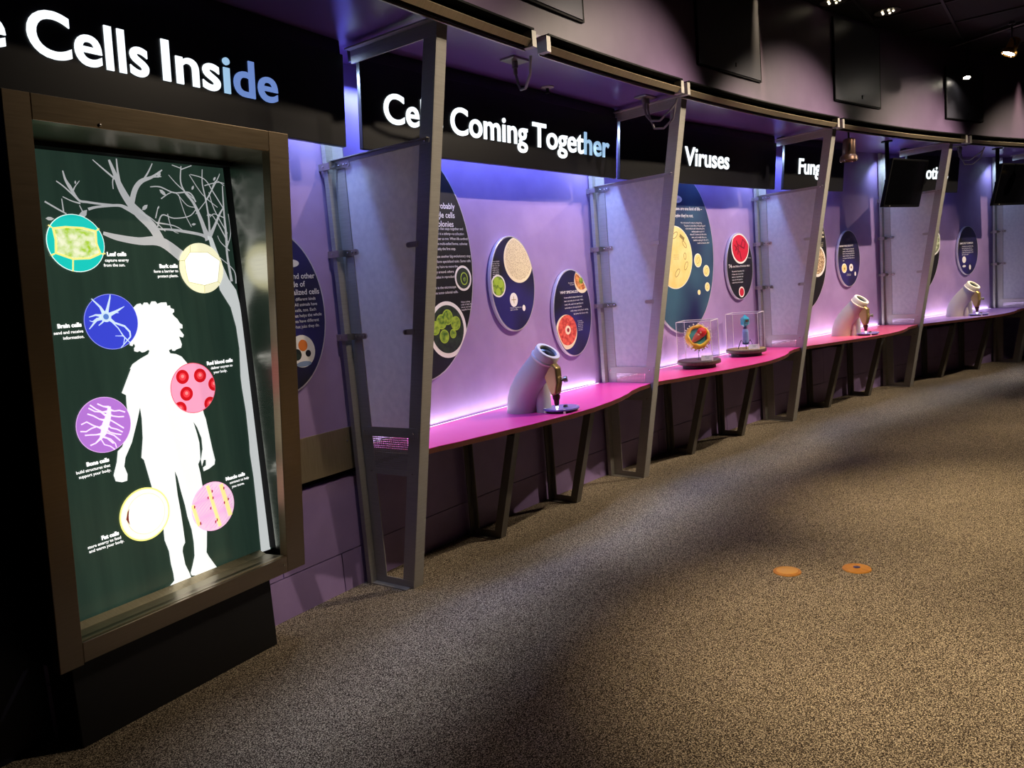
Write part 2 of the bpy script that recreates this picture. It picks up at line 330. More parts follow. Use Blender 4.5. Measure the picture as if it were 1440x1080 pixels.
# ================================================================== PARTITION FRAMES
def DO(z): return .29 + (.816-.29)*z/2.895         # the outer leg leans out as it rises
def partition(s0, label):
    t = thing('partition_frame', label, 'partition', s0, group='partition frames between the display bays')
    b = MB(); b.box(-.010, -.004, DW+.004, .0, 0, 2.92); b.box(-.056, -.004, -.004, .002, 0, 2.92); b.box(-.010, -.004, .002, .085, 0.012, 2.90); b.box(-.056, -.050, -.03, -.004, 0, 2.92)
    b.build('inner_leg', M_post, t, .0012)
    b = MB(); zt = 2.90
    for x0, x1, a, c in [(-.010, -.004, .085, .0), (-.004, .066, .006, 0.0)]:
        b.hexa([(x0, DO(0)-a, 0), (x1, DO(0)-a, 0), (x1, DO(0)-c, 0), (x0, DO(0)-c, 0), (x0, DO(zt)-a, zt), (x1, DO(zt)-a, zt), (x1, DO(zt)-c, zt), (x0, DO(zt)-c, zt)])
    b.build('outer_leg', M_post, t, .0012)
    b = MB(); b.prism([(.0, 0), (.29, 0), (.298, .045), (.0, .045)], 'x', -.0115, -.0045); b.box(-.05, -.004, .0, .27, 0, .005); b.build('base_bar', M_post, t)
    b = MB(); b.prism([(.22, 2.83), (DO(2.83)-.0, 2.83), (DO(2.90), 2.90), (.22, 2.90)], 'x', -.012, -.0035); b.box(-.05, -.0035, .22, .84, 2.893, 2.90); b.build('header_bar', M_post, t)
    b = MB(); b.prism([(.0, 2.352), (DO(2.35)-.02, 2.352), (DO(2.375)-.02, 2.375), (.0, 2.375)], 'x', -.0125, -.0035); b.box(-.03, -.0125, .0, DO(2.37)-.02, 2.372, 2.376)
    b.build('top_rail', M_post, t)
    b = MB(); b.prism([(.01, .862), (DO(.862)-.01, .862), (DO(.915)-.01, .915), (.01, .915)], 'x', -.0135, -.0115); b.build('middle_rail', M_post, t)
    b = MB(); b.prism([(.05, .90), (DO(.90)-.05, .90), (DO(2.36)-.05, 2.36), (.05, 2.36)], 'x', -.0030, .0035); b.build('frosted_panel', M_frost, t)
    b = MB(); z0, z1 = .672, .862
    for i in range(31):
        d = .085 + (DO(.77)-.17)*i/30
        b.box(-.0075, -.0065, d-.0028, d+.0028, z0, z1)
    for i in range(17):
        z = z0+(z1-z0)*i/16; b.box(-.0076, -.0064, .08, DO(z)-.08, z-.0028, z+.0028)
    b.build('perforated_panel', M_post, t)
    b = MB(); b.prism([(.08, .645), (DO(.645)-.08, .645), (DO(.675)-.08, .675), (.08, .675)], 'x', -.009, -.005); b.build('lower_rail', M_post, t)
    for z in (2.34, 1.875, 1.42):
        b = MB(); b.box(-.066, -.0575, -.055, .03, z-.018, z+.018); b.box(-.066, -.012, .028, .032, z-.018, z+.018) ; b.box(-.017, -.011, .03, .115, z-.016, z+.016)
        b.lathe([(.016, 0), (.016, .006)], (-.011, .115, z), (-1, 0, 0), 16)
        c = b.build('bracket', M_zinc, t)
        for d in (.05, .085, .112): MB().lathe([(.0055, 0), (.0055, .003), (.003, .005)], (-.017, d, z), (-1, 0, 0), 10).build('screw', M_screw, c)
        MB().lathe([(.0055, 0), (.0055, .003)], (-.066, -.02, z), (-1, 0, 0), 10).build('screw', M_screw, c)
    for z in (1.875, 1.43):
        b = MB(); b.box(-.014, -.0105, DO(z)-.135, DO(z)-.07, z-.014, z+.014); b.lathe([(.014, 0), (.014, .0035)], (-.0105, DO(z)-.135, z), (-1, 0, 0), 16); b.build('clip', M_zinc, t)
    for d, z in [(.03, .888), (DO(.88)-.045, .888), (DO(.66)-.045, .66), (.055, .66), (DO(2.36)-.045, 2.365)]: MB().lathe([(.006, 0), (.006, .003), (.003, .005)], (-.0135, d, z), (-1, 0, 0), 10).build('screw', M_screw, t)
    return t
part0 = partition(PS[0], 'nearest leaning metal partition frame, between the lightbox and the first pink counter')
plab = ['metal partition frame left of the two clear display cases, right of the first microscope', 'metal partition frame standing right of the blue virus model case',
        'metal partition frame half hidden at its top by a hanging black television', 'farthest metal partition frame, at the right edge of the picture']
for s0, l in zip(PS[1:], plab): dup(part0, s0, l)
# ================================================================== ILLUMINATED SIGNS
def islands(txt, off):
    V, Fs = glyph_mesh(txt, off, 0, 6); par = list(range(len(V)))
    def find(i):
        while par[i] != i: par[i] = par[par[i]]; i = par[i]
        return i
    for f in Fs:
        for i in f[1:]: par[find(i)] = find(f[0])
    G = {}
    for f in Fs: G.setdefault(find(f[0]), []).append(f)
    L = []
    for g in G.values():
        xs = [V[i][0] for f in g for i in f]; L.append([min(xs), max(xs), g])
    L.sort(key=lambda q: q[0]); out = []
    for q in L:
        if out and min(q[1], out[-1][1])-max(q[0], out[-1][0]) > .5*min(q[1]-q[0], out[-1][1]-out[-1][0]):
            out[-1] = [min(q[0], out[-1][0]), max(q[1], out[-1][1]), out[-1][2]+q[2]]
        else: out.append(q)
    return V, out
def sign(s0, xa, xb, words, label, base=2.555):
    t = thing('illuminated_sign', label, 'sign', s0, (0, .2, 2.40), 'illuminated signs over the display bays')
    z0, z1 = 2.405, 2.856; sl = .04/(z1-z0)
    b = MB(); b.hexa([(xa, .222, z0), (xb, .222, z0), (xb, .25, z0), (xa, .25, z0), (xa, .262, z1), (xb, .262, z1), (xb, .29, z1), (xa, .29, z1)])
    b.build('sign_board', M_sign, t, .003)
    MB().box(xa, xb, .20, .272, z1+.001, 2.928).build('top_valance', M_sign, t, .002)
    for txt, xl, xr, zb, mats in words:
        V, L = islands(txt, .016); x0 = L[0][0]; kx = (xr-xl)/(L[-1][1]-x0); kz = .150/CAP
        for j, (a, c, fs) in enumerate(L):
            ids = sorted({i for f in fs for i in f}); mp = {q: n for n, q in enumerate(ids)}
            P = []
            for dd in (.0005, .006):
                for q in ids:
                    z = zb+V[q][1]*kz; P.append((xl+(V[q][0]-x0)*kx, .25+(z-z0)*sl+dd, z))
            n = len(ids); F = [tuple(mp[i]+n for i in f) for f in fs]
            ed = {}
            for f in fs:
                for p, q in zip(f, f[1:]+f[:1]): ed[(p, q)] = 1
            F += [(mp[p], mp[q], mp[q]+n, mp[p]+n) for p, q in ed if (q, p) not in ed]
            b = MB(); b.add(P, F); b.build('letter', mats[min(j, len(mats)-1)], t)
    return t
A, B_, C_ = M_letter, M_letter2, M_letter3
sign(-1.55, -1.75, 1.445, [('e', -.335, -.175, 2.545, [A]), ('Cells', -.105, .348, 2.548, [A]), ('Inside', .409, 1.0, 2.552, [A, A, A, B_, C_, C_])], 'sign reading Cells Inside above the tall lightbox')
sign(1.31, -1.28, 1.285, [('Cells', -1.126, -.671, 2.557, [A]), ('Coming', -.603, .142, 2.552, [A]), ('Together', .196, 1.17, 2.553, [A, A, A, A, A, B_, B_, B_])], 'sign reading Cells Coming Together above the first pink counter')
sign(3.97, -1.30, 1.27, [('Viruses', -.391, .351, 2.56, [A])], 'sign reading Viruses above the clear display cases')
sign(6.0, -.62, .60, [('Fungi', -.346, .13, 2.57, [A])], 'short sign reading Fungi, partly crossed by a leaning metal leg')
sign(8.6, -.60, .62, [('Protists', -.36, .354, 2.572, [A])], 'short sign reading Protists, partly behind a hanging television')
# ================================================================== COUNTERS
FP = [(0, .40), (.05, .415), (.12, .465), (.23, .52), (.34, .575), (.47, .615), (.56, .625), (.65, .605), (.72, .575), (.79, .53), (.86, .465), (.93, .425), (1, .405)]
def fdep(u):
    for (a, p), (b, q) in zip(FP, FP[1:]):
        if u <= b:
            k = (u-a)/(b-a); k = k*k*(3-2*k)*.35+k*.65; return p+(q-p)*k
    return FP[-1][1]
def counter(sa, sb, col, label, scale=1.0):
    s0 = (sa+sb)/2; t = thing('display_counter', label, 'counter', s0, (0, .2, ZC-.03), 'wavy display counters along the wall')
    g = .012; fd = lambda s: .40+(fdep(min(1, max(0, (s-sa)/(sb-sa))))-.40)*scale
    b = MB(); b.curve_strip(s0, lambda s: [(DW+.002, ZC-.003), (fd(s), ZC-.003), (fd(s), ZC), (DW+.002, ZC)], sa+g, sb-g, .05); b.build('laminate_top', col, t)
    b = MB(); b.curve_strip(s0, lambda s: [(DW+.002, ZC-.032), (fd(s)-.0015, ZC-.032), (fd(s)-.0015, ZC-.0035), (DW+.002, ZC-.0035)], sa+g, sb-g, .05); b.build('plywood_edge', M_edge, t)
    b = MB(); b.curve_strip(s0, [(DW+.002, ZC+.0005), (DW+.010, ZC+.0005), (DW+.010, ZC+.004), (DW+.002, ZC+.004)], sa+.02, sb-.08, .1); b.build('light_strip', M_led, t)['label'] = 'glowing white light strip along the back edge'
    return t
counter(PS[0], PS[1], laminate('hot pink laminate', '#ee4aa4'), 'hot pink wavy counter carrying the first microscope')  # one pink laminate; each bay's tint has weaker light and glare painted in
counter(PS[1], PS[2], laminate('rose light-tinted laminate', '#ee4690'), 'rose pink wavy counter carrying the two clear display cases', 1.25)
counter(PS[2], PS[3], laminate('coral light-tinted laminate', '#e86088'), 'pink wavy counter under the Fungi sign with the middle microscope', 1.1)
counter(PS[3], PS[4], laminate('violet glare-painted laminate', '#9a7cc4'), 'wavy counter with violet glare painted in, carrying the farthest microscope', 1.2)
counter(PS[4], PS[4]+2.65, laminate('grey violet glare-painted laminate', '#7a68a0'), 'counter with violet glare painted in, beyond the farthest partition at the right edge')
def legframe(s0, label):
    t = thing('counter_leg_frame', label, 'counter leg', s0, group='leaning leg frames under the counters')
    b = MB(); b.box(-.006, 0, -.045, .035, 0, ZC-.036); b.box(-.045, 0, -.006, 0, 0, ZC-.036); b.build('inner_leg', M_leg, t)
    b = MB(); z = ZC-.036; e = lambda z: .215+.20*z/.75
    for x0, x1, a, c in [(-.006, 0, .06, 0), (0, .05, .006, 0)]: b.hexa([(x0, e(0)-a, 0), (x1, e(0)-a, 0), (x1, e(0)-c, 0), (x0, e(0)-c, 0), (x0, e(z)-a, z), (x1, e(z)-a, z), (x1, e(z)-c, z), (x0, e(z)-c, z)])
    b.build('outer_leg', M_leg, t)
    b = MB(); b.box(-.0075, -.0062, -.03, .21, 0, .05); b.box(-.045, -.006, -.02, .18, 0, .005); b.build('base_bar', M_leg, t)
    b = MB(); b.box(-.0075, -.0062, -.03, .39, ZC-.09, ZC-.034); b.build('top_bar', M_dark, t)
    return t
lf = legframe(PS[0]+.90, 'dark leg frame under the first pink counter, nearer the camera')
nm = ['first pink counter', 'rose pink counter with the clear cases', 'coral pink counter under the Fungi sign', 'violet-tinted counter with the farthest microscope']
for i in range(4):
    for o, q in ((.89, 'nearer the camera'), (1.79, 'farther from the camera')):
        if (i, o) != (0, .89): dup(lf, PS[i]+o, 'dark leg frame under the %s, %s' % (nm[i], q))
# zinc cover plate beside the lightbox
t = thing('cover_plate', 'brushed beige metal plate on the purple wall beside the lightbox', 'plate', -.2, (0, DW, .68))
b = MB(); b.box(-.42, .165, DW+.001, DW+.008, .678, .916); b.build('plate', M_plate, t, .001)
b = MB(); b.lathe([(.007, 0), (.007, .003), (.003, .005)], (.12, DW+.008, .84), (0, 1, 0), 12); b.build('screw', M_screw, t)
# ================================================================== LIGHTBOX
def DJ(z): return .20 + (z-.34)/(2.37-.34)*.22      # its frame leans out towards the top
S0 = -1.25
LB = thing('lightbox_cabinet', 'tall steel-framed lightbox with a backlit child and tree picture', 'lightbox', S0, (0, 0, 0))
XL0, XL1, XR0, XR1 = -.585, -.497, .480, .590
def jamb(x0, x1, z0, z1, th=.05):
    b = MB(); b.hexa([(x0, DJ(z0)-th, z0), (x1, DJ(z0)-th, z0), (x1, DJ(z0), z0), (x0, DJ(z0), z0), (x0, DJ(z1)-th, z1), (x1, DJ(z1)-th, z1), (x1, DJ(z1), z1), (x0, DJ(z1), z1)])
    return b
jamb(XL0, XL1, .345, 2.37).build('frame_post', M_steel, LB, .003)
jamb(XR0, XR1, .352, 2.37).build('frame_post', M_steel, LB, .003)
jamb(XL1, XR0, 2.285, 2.37).build('frame_header', M_steelh, LB, .003)
jamb(XL1, XR0+.0, .352, .432, .07).build('frame_sill', M_steelh, LB, .003)
b = MB(); b.prism([(.012, .405), (DJ(.43)-.02, .410), (DJ(.43)-.02, .4335), (.06, .425), (.012, .440)], 'd' if 0 else 'x', XL1, XR0+.0); b.build('sill_ledge', M_plate, LB)
# reveals between the frame and the picture
b = MB(); b.prism([(.055, .43), (DJ(.43)-.01, .43), (DJ(2.30)-.04, 2.30), (.055, 2.30)], 'x', .545, .560); b.build('reveal', M_reveal, LB)
b = MB(); b.prism([(.055, .43), (DJ(.43)-.01, .43), (DJ(2.30)-.04, 2.30), (.055, 2.30)], 'x', -.560, -.545); b.build('reveal', M_reveal, LB)
b = MB(); b.prism([(.055, 2.30), (DJ(2.3)-.05, 2.30), (DJ(2.31)-.05, 2.312), (.055, 2.312)], 'x', -.545, .545); b.build('reveal', M_steelh, LB)
b = MB(); b.box(.550, .573, -.01, .058, .43, 2.30); b.box(-.573, -.550, -.01, .058, .43, 2.30); b.box(-.56, .56, -.01, .06, 2.281, 2.299); b.build('picture_gasket', M_void, LB)
b = MB()
for x0, x1 in ((XL0+.004, XL0+.016), (XR1-.016, XR1-.004)): b.prism([(-.016, .36), (DJ(.36)-.045, .36), (DJ(2.37)-.045, 2.37), (-.016, 2.37)], 'x', x0, x1)
b.box(XL0+.016, XR1-.016, -.018, -.0135, .36, 2.36); b.prism([(-.016, 2.35), (DJ(2.35)-.05, 2.35), (DJ(2.365)-.05, 2.365), (-.016, 2.365)], 'x', XL0+.016, XR1-.016)
b.build('cabinet_body', M_black, LB)
b = MB(); b.box(-.515, .425, DW, .133, 0, .36); b.build('base', M_black, LB, .004)
for q in [(XR0-.02, DJ(.40), .395), (-.27, DJ(2.30), 2.297)]: MB().lathe([(.006, 0), (.006, .003), (.003, .005)], q, (0, 1, 0), 12).build('screw', M_screw, LB)
# the backlit picture
E_bg = noisy(mat('backlit dark green film', '#283c33', .22, 0, .66), 2, '#25372f', '#2c4036', 0, None, (6, 6, .6))
E_tree = mat('backlit grey film', '#c2c4c6', .3, 0, .72)
E_trunk = mat('backlit pale trunk film', '#cfd4d4', .3, 0, .85)
E_white = mat('backlit white film', '#f2f8f8', .3, 0, .92)
E_txt = mat('backlit white lettering', '#ffffff', .3, 0, 1.2)
E_ = lambda n, c, e=.9: mat('backlit '+n, c, .3, 0, e)
PIC = MB().box(-.56, .565, -.012, 0.0, .42, 2.283).build('picture_panel', E_bg, LB)
b = MB().use(E_tree)
def limb(P, m, d):
    L, Rr = [], []
    # smooth the path
    Q = [Vector((x, z)) for x, z, _ in P]; Wd = [q[2]*.92 for q in P]; S = []; SW = []
    for i in range(len(Q)-1):
        p0, p1, p2, p3 = Q[max(i-1, 0)], Q[i], Q[i+1], Q[min(i+2, len(Q)-1)]
        for k in range(5):
            u = k/5; S.append(.5*((2*p1)+(-p0+p2)*u+(2*p0-5*p1+4*p2-p3)*u*u+(-p0+3*p1-3*p2+p3)*u**3)); SW.append(Wd[i]+(Wd[i+1]-Wd[i])*u)
    S.append(Q[-1]); SW.append(Wd[-1])
    for i, p in enumerate(S):
        a = (S[min(i+1, len(S)-1)]-S[max(i-1, 0)]).normalized(); nrm = Vector((-a.y, a.x))*SW[i]/2
        L.append((p.x+nrm.x, d, p.y+nrm.y)); Rr.append((p.x-nrm.x, d, p.y-nrm.y))
    clip = lambda q: (min(q[0], .549), q[1], min(q[2], 2.2805))
    n = len(S); b.add([clip(q) for q in L]+[clip(q) for q in Rr], [(i, i+1, n+i+1, n+i) for i in range(n-1)])
BR = [[(0.271, 1.872, 0.0555), (0.18, 1.935, 0.0464), (0.079, 1.937, 0.0343), (-0.015, 1.951, 0.0282), (-0.073, 1.968, 0.0141)], [(0.184, 1.929, 0.0454), (0.148, 1.998, 0.0464), (0.096, 2.052, 0.0464), (0.063, 2.091, 0.0363), (0.033, 2.147, 0.0323), (0.013, 2.208, 0.0202), (-0.005, 2.267, 0.0101)], [(0.028, 2.165, 0.0141), (0.026, 2.226, 0.0091), (0.028, 2.275, 0.005)], [(0.011, 2.19, 0.0101), (-0.038, 2.23, 0.0071), (-0.074, 2.261, 0.004)], [(0.009, 2.207, 0.0081), (-0.002, 2.18, 0.005), (-0.004, 2.149, 0.004)], [(0.065, 2.086, 0.0262), (0.091, 2.151, 0.0242), (0.126, 2.19, 0.0202), (0.179, 2.212, 0.0121), (0.231, 2.246, 0.005)], [(0.131, 2.19, 0.0101), (0.162, 2.229, 0.0071), (0.188, 2.27, 0.004)], [(0.179, 2.212, 0.0081), (0.223, 2.217, 0.004)], [(0.099, 2.043, 0.0242), (0.041, 2.074, 0.0182), (0.004, 2.083, 0.0121), (-0.08, 2.073, 0.0101), (-0.121, 2.062, 0.0121)], [(0.009, 2.082, 0.0101), (-0.06, 2.085, 0.0091), (-0.121, 2.09, 0.0101), (-0.155, 2.097, 0.0101), (-0.182, 2.146, 0.0161), (-0.195, 2.174, 0.0101), (-0.2, 2.207, 0.005)], [(-0.148, 2.089, 0.0081), (-0.2, 2.141, 0.0061), (-0.231, 2.165, 0.005)], [(-0.149, 2.083, 0.0071), (-0.182, 2.091, 0.005), (-0.215, 2.106, 0.004)], [(-0.172, 2.13, 0.0081), (-0.161, 2.148, 0.004), (-0.14, 2.172, 0.003)], [(-0.145, 2.051, 0.005), (-0.154, 2.076, 0.004)], [(-0.286, 2.084, 0.0071), (-0.237, 2.055, 0.0071), (-0.21, 2.04, 0.005)], [(-0.22, 2.046, 0.0061), (-0.22, 2.098, 0.004)], [(0.423, 1.946, 0.0424), (0.407, 1.995, 0.0242), (0.393, 2.044, 0.0202), (0.367, 2.111, 0.0141), (0.33, 2.157, 0.0091), (0.315, 2.203, 0.0071), (0.327, 2.271, 0.005)], [(0.325, 2.261, 0.005), (0.282, 2.272, 0.004)], [(0.325, 2.256, 0.005), (0.381, 2.278, 0.004)], [(0.426, 1.955, 0.0242), (0.461, 2.006, 0.0141), (0.5, 2.067, 0.0101), (0.526, 2.098, 0.0061)], [(0.43, 1.956, 0.0141), (0.437, 2.045, 0.0091), (0.433, 2.134, 0.0081), (0.426, 2.202, 0.0061), (0.435, 2.266, 0.004)], [(0.418, 1.955, 0.0202), (0.38, 1.97, 0.0141), (0.293, 1.983, 0.0141), (0.229, 1.989, 0.0101), (0.168, 1.994, 0.0081), (0.134, 2.039, 0.0061), (0.103, 2.068, 0.005)], [(0.173, 1.999, 0.0071), (0.202, 2.051, 0.0061), (0.258, 2.039, 0.005), (0.336, 2.051, 0.005), (0.374, 2.082, 0.004)], [(0.169, 2.036, 0.0061), (0.187, 2.083, 0.004)], [(0.171, 2.017, 0.0071), (0.253, 2.006, 0.005), (0.304, 1.981, 0.005)], [(0.379, 2.116, 0.0091), (0.352, 2.156, 0.0071), (0.275, 2.151, 0.0061), (0.21, 2.172, 0.0061), (0.163, 2.169, 0.004)], [(0.375, 2.126, 0.0061), (0.301, 2.183, 0.005), (0.259, 2.227, 0.003)], [(0.438, 2.129, 0.0071), (0.511, 2.228, 0.005), (0.527, 2.254, 0.003)], [(0.527, 2.088, 0.0061), (0.479, 2.166, 0.0061), (0.44, 2.222, 0.005), (0.369, 2.238, 0.004)], [(0.436, 2.193, 0.005), (0.509, 2.213, 0.004), (0.545, 2.21, 0.004)], [(0.52, 1.752, 0.0161), (0.513, 1.875, 0.0121), (0.521, 1.967, 0.0141), (0.524, 2.068, 0.0091), (0.534, 2.199, 0.005)], [(0.526, 1.936, 0.0081), (0.486, 2.017, 0.0061), (0.457, 2.061, 0.004)], [(0.529, 1.977, 0.0061), (0.473, 2.086, 0.005), (0.455, 2.164, 0.004)], [(0.529, 1.896, 0.0061), (0.486, 1.936, 0.004), (0.473, 1.966, 0.003)], [(0.527, 2.048, 0.0061), (0.47, 2.066, 0.004), (0.444, 2.05, 0.003)], [(0.543, 1.741, 0.0071), (0.54, 1.803, 0.005), (0.47, 1.865, 0.004)], [(0.519, 1.916, 0.0061), (0.547, 1.978, 0.004), (0.548, 2.069, 0.004)], [(0.229, 2.057, 0.005), (0.24, 1.991, 0.004), (0.27, 1.973, 0.003)], [(0.207, 2.121, 0.005), (0.275, 2.153, 0.004), (0.332, 2.099, 0.004), (0.381, 2.092, 0.004)], [(0.363, 2.236, 0.004), (0.419, 2.152, 0.004), (0.492, 2.097, 0.004)], [(0.295, 2.145, 0.004), (0.315, 2.06, 0.004), (0.34, 2.003, 0.004)], [(0.543, 2.2, 0.004), (0.498, 2.217, 0.004), (0.452, 2.145, 0.004), (0.371, 2.062, 0.004)], [(0.098, 2.065, 0.005), (0.153, 2.031, 0.005), (0.207, 1.981, 0.004)]]
for i, P in enumerate(BR): limb(P, E_tree, .0006+.00003*i)
LV = [(0.125, 2.08, 0.0374, 40), (0.189, 2.083, 0.015, 60), (-0.158, 2.165, 0.015, 80), (0.44, 2.06, 0.0257, 10), (0.353, 2.015, 0.0235, 10), (0.372, 2.179, 0.0235, 60), (0.219, 2.148, 0.0385, -40), (0.212, 2.224, 0.0321, 60), (0.494, 2.228, 0.0235, 50), (-0.146, 2.04, 0.0535, 45), (-0.277, 2.019, 0.0321, 0)]
for i, (x, z, ln, an) in enumerate(LV):
    a = math.radians(an); u = Vector((math.cos(a), math.sin(a))); v = Vector((-u.y, u.x)); c = Vector((x, z))
    P = [c-u*ln/2, c-u*ln*.2+v*ln*.2, c+u*ln*.15+v*ln*.2, c+u*ln/2, c+u*ln*.15-v*ln*.2, c-u*ln*.2-v*ln*.2]
    b.sheet([(min(p.x, .549), p.y) for p in P], .0024+.00003*i)
b.use(E_trunk)
TR = [(0.42, 1.965), (0.436, 1.836), (0.447, 1.714), (0.495, 1.63), (0.512, 1.535), (0.515, 1.431), (0.502, 1.295), (0.502, 1.24), (0.508, 1.123), (0.505, 0.973), (0.501, 0.92), (0.505, 0.799), (0.502, 0.647), (0.495, 0.422), (0.552, 0.419), (0.562, 0.74), (0.57, 1.014), (0.569, 1.23), (0.573, 1.39), (0.558, 1.373), (0.557, 1.5), (0.548, 1.648), (0.538, 1.71), (0.503, 1.763), (0.477, 1.835), (0.453, 1.916), (0.442, 1.956)]
b.sheet([(min(x, .556), z) for x, z in TR], .0030); b.build('tree_picture', None, PIC)
CH = [(0.013, 1.661), (0.027, 1.672), (0.044, 1.675), (0.051, 1.666), (0.06, 1.677), (0.076, 1.676), (0.084, 1.665), (0.095, 1.68), (0.114, 1.679), (0.121, 1.668), (0.139, 1.673), (0.165, 1.672), (0.167, 1.657), (0.18, 1.658), (0.182, 1.646), (0.197, 1.64), (0.197, 1.629), (0.186, 1.621), (0.193, 1.61), (0.208, 1.595), (0.217, 1.577), (0.228, 1.569), (0.227, 1.553), (0.211, 1.552), (0.219, 1.538), (0.229, 1.523), (0.223, 1.512), (0.204, 1.518), (0.209, 1.5), (0.213, 1.482), (0.207, 1.468), (0.184, 1.463), (0.174, 1.457), (0.162, 1.459), (0.16, 1.468), (0.146, 1.462), (0.151, 1.449), (0.177, 1.443), (0.203, 1.429), (0.224, 1.4), (0.24, 1.369), (0.267, 1.246), (0.277, 1.158), (0.284, 1.132), (0.291, 1.059), (0.298, 0.986), (0.305, 0.933), (0.299, 0.913), (0.268, 0.9), (0.25, 0.897), (0.238, 0.895), (0.237, 0.913), (0.253, 0.919), (0.257, 0.944), (0.246, 0.946), (0.233, 0.919), (0.231, 0.95), (0.247, 0.997), (0.249, 1.047), (0.234, 1.101), (0.219, 1.129), (0.23, 1.071), (0.235, 1.03), (0.233, 0.99), (0.23, 0.955), (0.215, 0.933), (0.22, 0.891), (0.222, 0.829), (0.224, 0.726), (0.214, 0.616), (0.203, 0.547), (0.198, 0.523), (0.208, 0.498), (0.231, 0.454), (0.249, 0.421), (0.162, 0.424), (0.109, 0.444), (0.105, 0.457), (0.122, 0.492), (0.136, 0.528), (0.141, 0.588), (0.139, 0.649), (0.127, 0.714), (0.123, 0.765), (0.112, 0.838), (0.105, 0.9), (0.096, 0.932), (0.095, 0.902), (0.094, 0.823), (0.098, 0.743), (0.099, 0.672), (0.099, 0.602), (0.086, 0.586), (0.081, 0.567), (0.085, 0.505), (0.1, 0.459), (0.108, 0.425), (0.099, 0.416), (0.002, 0.42), (-0.001, 0.436), (0.023, 0.452), (0.023, 0.487), (0.018, 0.529), (0.017, 0.589), (0.004, 0.643), (0.006, 0.691), (-0.007, 0.812), (-0.021, 0.893), (-0.031, 0.963), (-0.038, 1.012), (-0.048, 1.024), (-0.03, 1.105), (-0.022, 1.188), (-0.023, 1.236), (-0.043, 1.183), (-0.08, 1.097), (-0.117, 1.04), (-0.127, 1.005), (-0.118, 0.97), (-0.123, 0.943), (-0.146, 0.942), (-0.172, 0.953), (-0.177, 0.98), (-0.156, 1.03), (-0.145, 1.074), (-0.124, 1.088), (-0.084, 1.163), (-0.078, 1.19), (-0.08, 1.255), (-0.076, 1.298), (-0.093, 1.31), (-0.078, 1.337), (-0.039, 1.405), (-0.044, 1.404), (-0.029, 1.423), (0.009, 1.442), (0.046, 1.456), (0.055, 1.47), (0.05, 1.475), (0.033, 1.468), (0.02, 1.467), (0.01, 1.475), (0.001, 1.471), (-0.013, 1.476), (-0.013, 1.488), (-0.006, 1.497), (-0.011, 1.509), (-0.018, 1.498), (-0.03, 1.503), (-0.025, 1.526), (-0.032, 1.593), (-0.007, 1.648)]
b = MB().sheet(CH, .0036); b.build('child_silhouette', E_white, PIC)
RC = .114
def circ(b, m, x, z, r, d, n=48, sx=1): b.use(m); b.ell(x, z, r*sx, r, d-.0003, d, n)
def poly(b, m, x, z, pts, d): b.use(m); b.sheet([(x+RC*p, z+RC*q) for p, q in pts], d)
def line(b, m, pts, wd, d):
    b.use(m); V = [Vector(p) for p in pts]; L, Q = [], []
    for i, p in enumerate(V):
        a = (V[min(i+1, len(V)-1)]-V[max(i-1, 0)]).normalized(); w_ = wd[i] if isinstance(wd, list) else wd; nn = Vector((-a.y, a.x))*w_/2
        L.append((p.x+nn.x, d, p.y+nn.y)); Q.append((p.x-nn.x, d, p.y-nn.y))
    n = len(V); b.add(L+Q, [(i, i+1, n+i+1, n+i) for i in range(n-1)])
def uc(x, z, pts): return [(x+RC*p, z+RC*q) for p, q in pts]
# leaf cells: turquoise disc with a yellow-green cell
x, z = -.191, 1.926; b = MB(); circ(b, E_('white ring', '#eafcf8', .9), x, z, RC, .005); circ(b, E_('turquoise', '#17d2c8', .8), x, z, RC-.003, .0056)
box_ = [(-.75, .52), (-.3, .58), (.3, .56), (.78, .45), (.74, 0), (.84, -.38), (.4, -.56), (-.2, -.58), (-.78, -.36), (-.72, .1)]
poly(b, E_('yellow wall', '#f4e88a', .95), x, z, box_, .0062)
poly(b, noisy(E_('mottled yellow green', '#c4e04a', .85), 34, '#a8d42c', '#f6fbd8'), x, z, [(p*.90, q*.88) for p, q in box_], .0068)
for P in ([(-.2, -.58), (-.26, -.97)], [(.84, -.38), (.98, -.36)], [(-.78, -.36), (-.92, -.42)], [(-.75, .52), (-.86, .6)], [(.78, .45), (.88, .52)]): line(b, E_('yellow wall', '#f4e88a'), uc(x, z, P), .006, .0064)
b.build('leaf_cell_picture', None, PIC)
# bark cells: cream disc, pale polygon
x, z = .364, 1.817; b = MB(); circ(b, E_('cream', '#fbf6cf', .95), x, z, RC, .005)
hx = [(-.72, .32), (-.45, .62), (.35, .62), (.88, .28), (.66, -.55), (.02, -.68), (-.68, -.52), (-.74, 0)]
poly(b, E_('cell line', '#c9c58a', .7), x, z, [(p*1.03, q*1.03) for p, q in hx], .0056); poly(b, E_('white cell', '#fffdf0', 1.2), x, z, hx, .006)
for P in ([(-.72, .32), (-.95, .3)], [(-.45, .62), (-.4, .9)], [(.02, -.68), (-.02, -.98)], [(.88, .28), (.97, .22)], [(.66, -.55), (.76, -.64)]): line(b, E_('cell line', '#c9c58a', .7), uc(x, z, P), .0025, .0058)
b.build('bark_cell_picture', None, PIC)
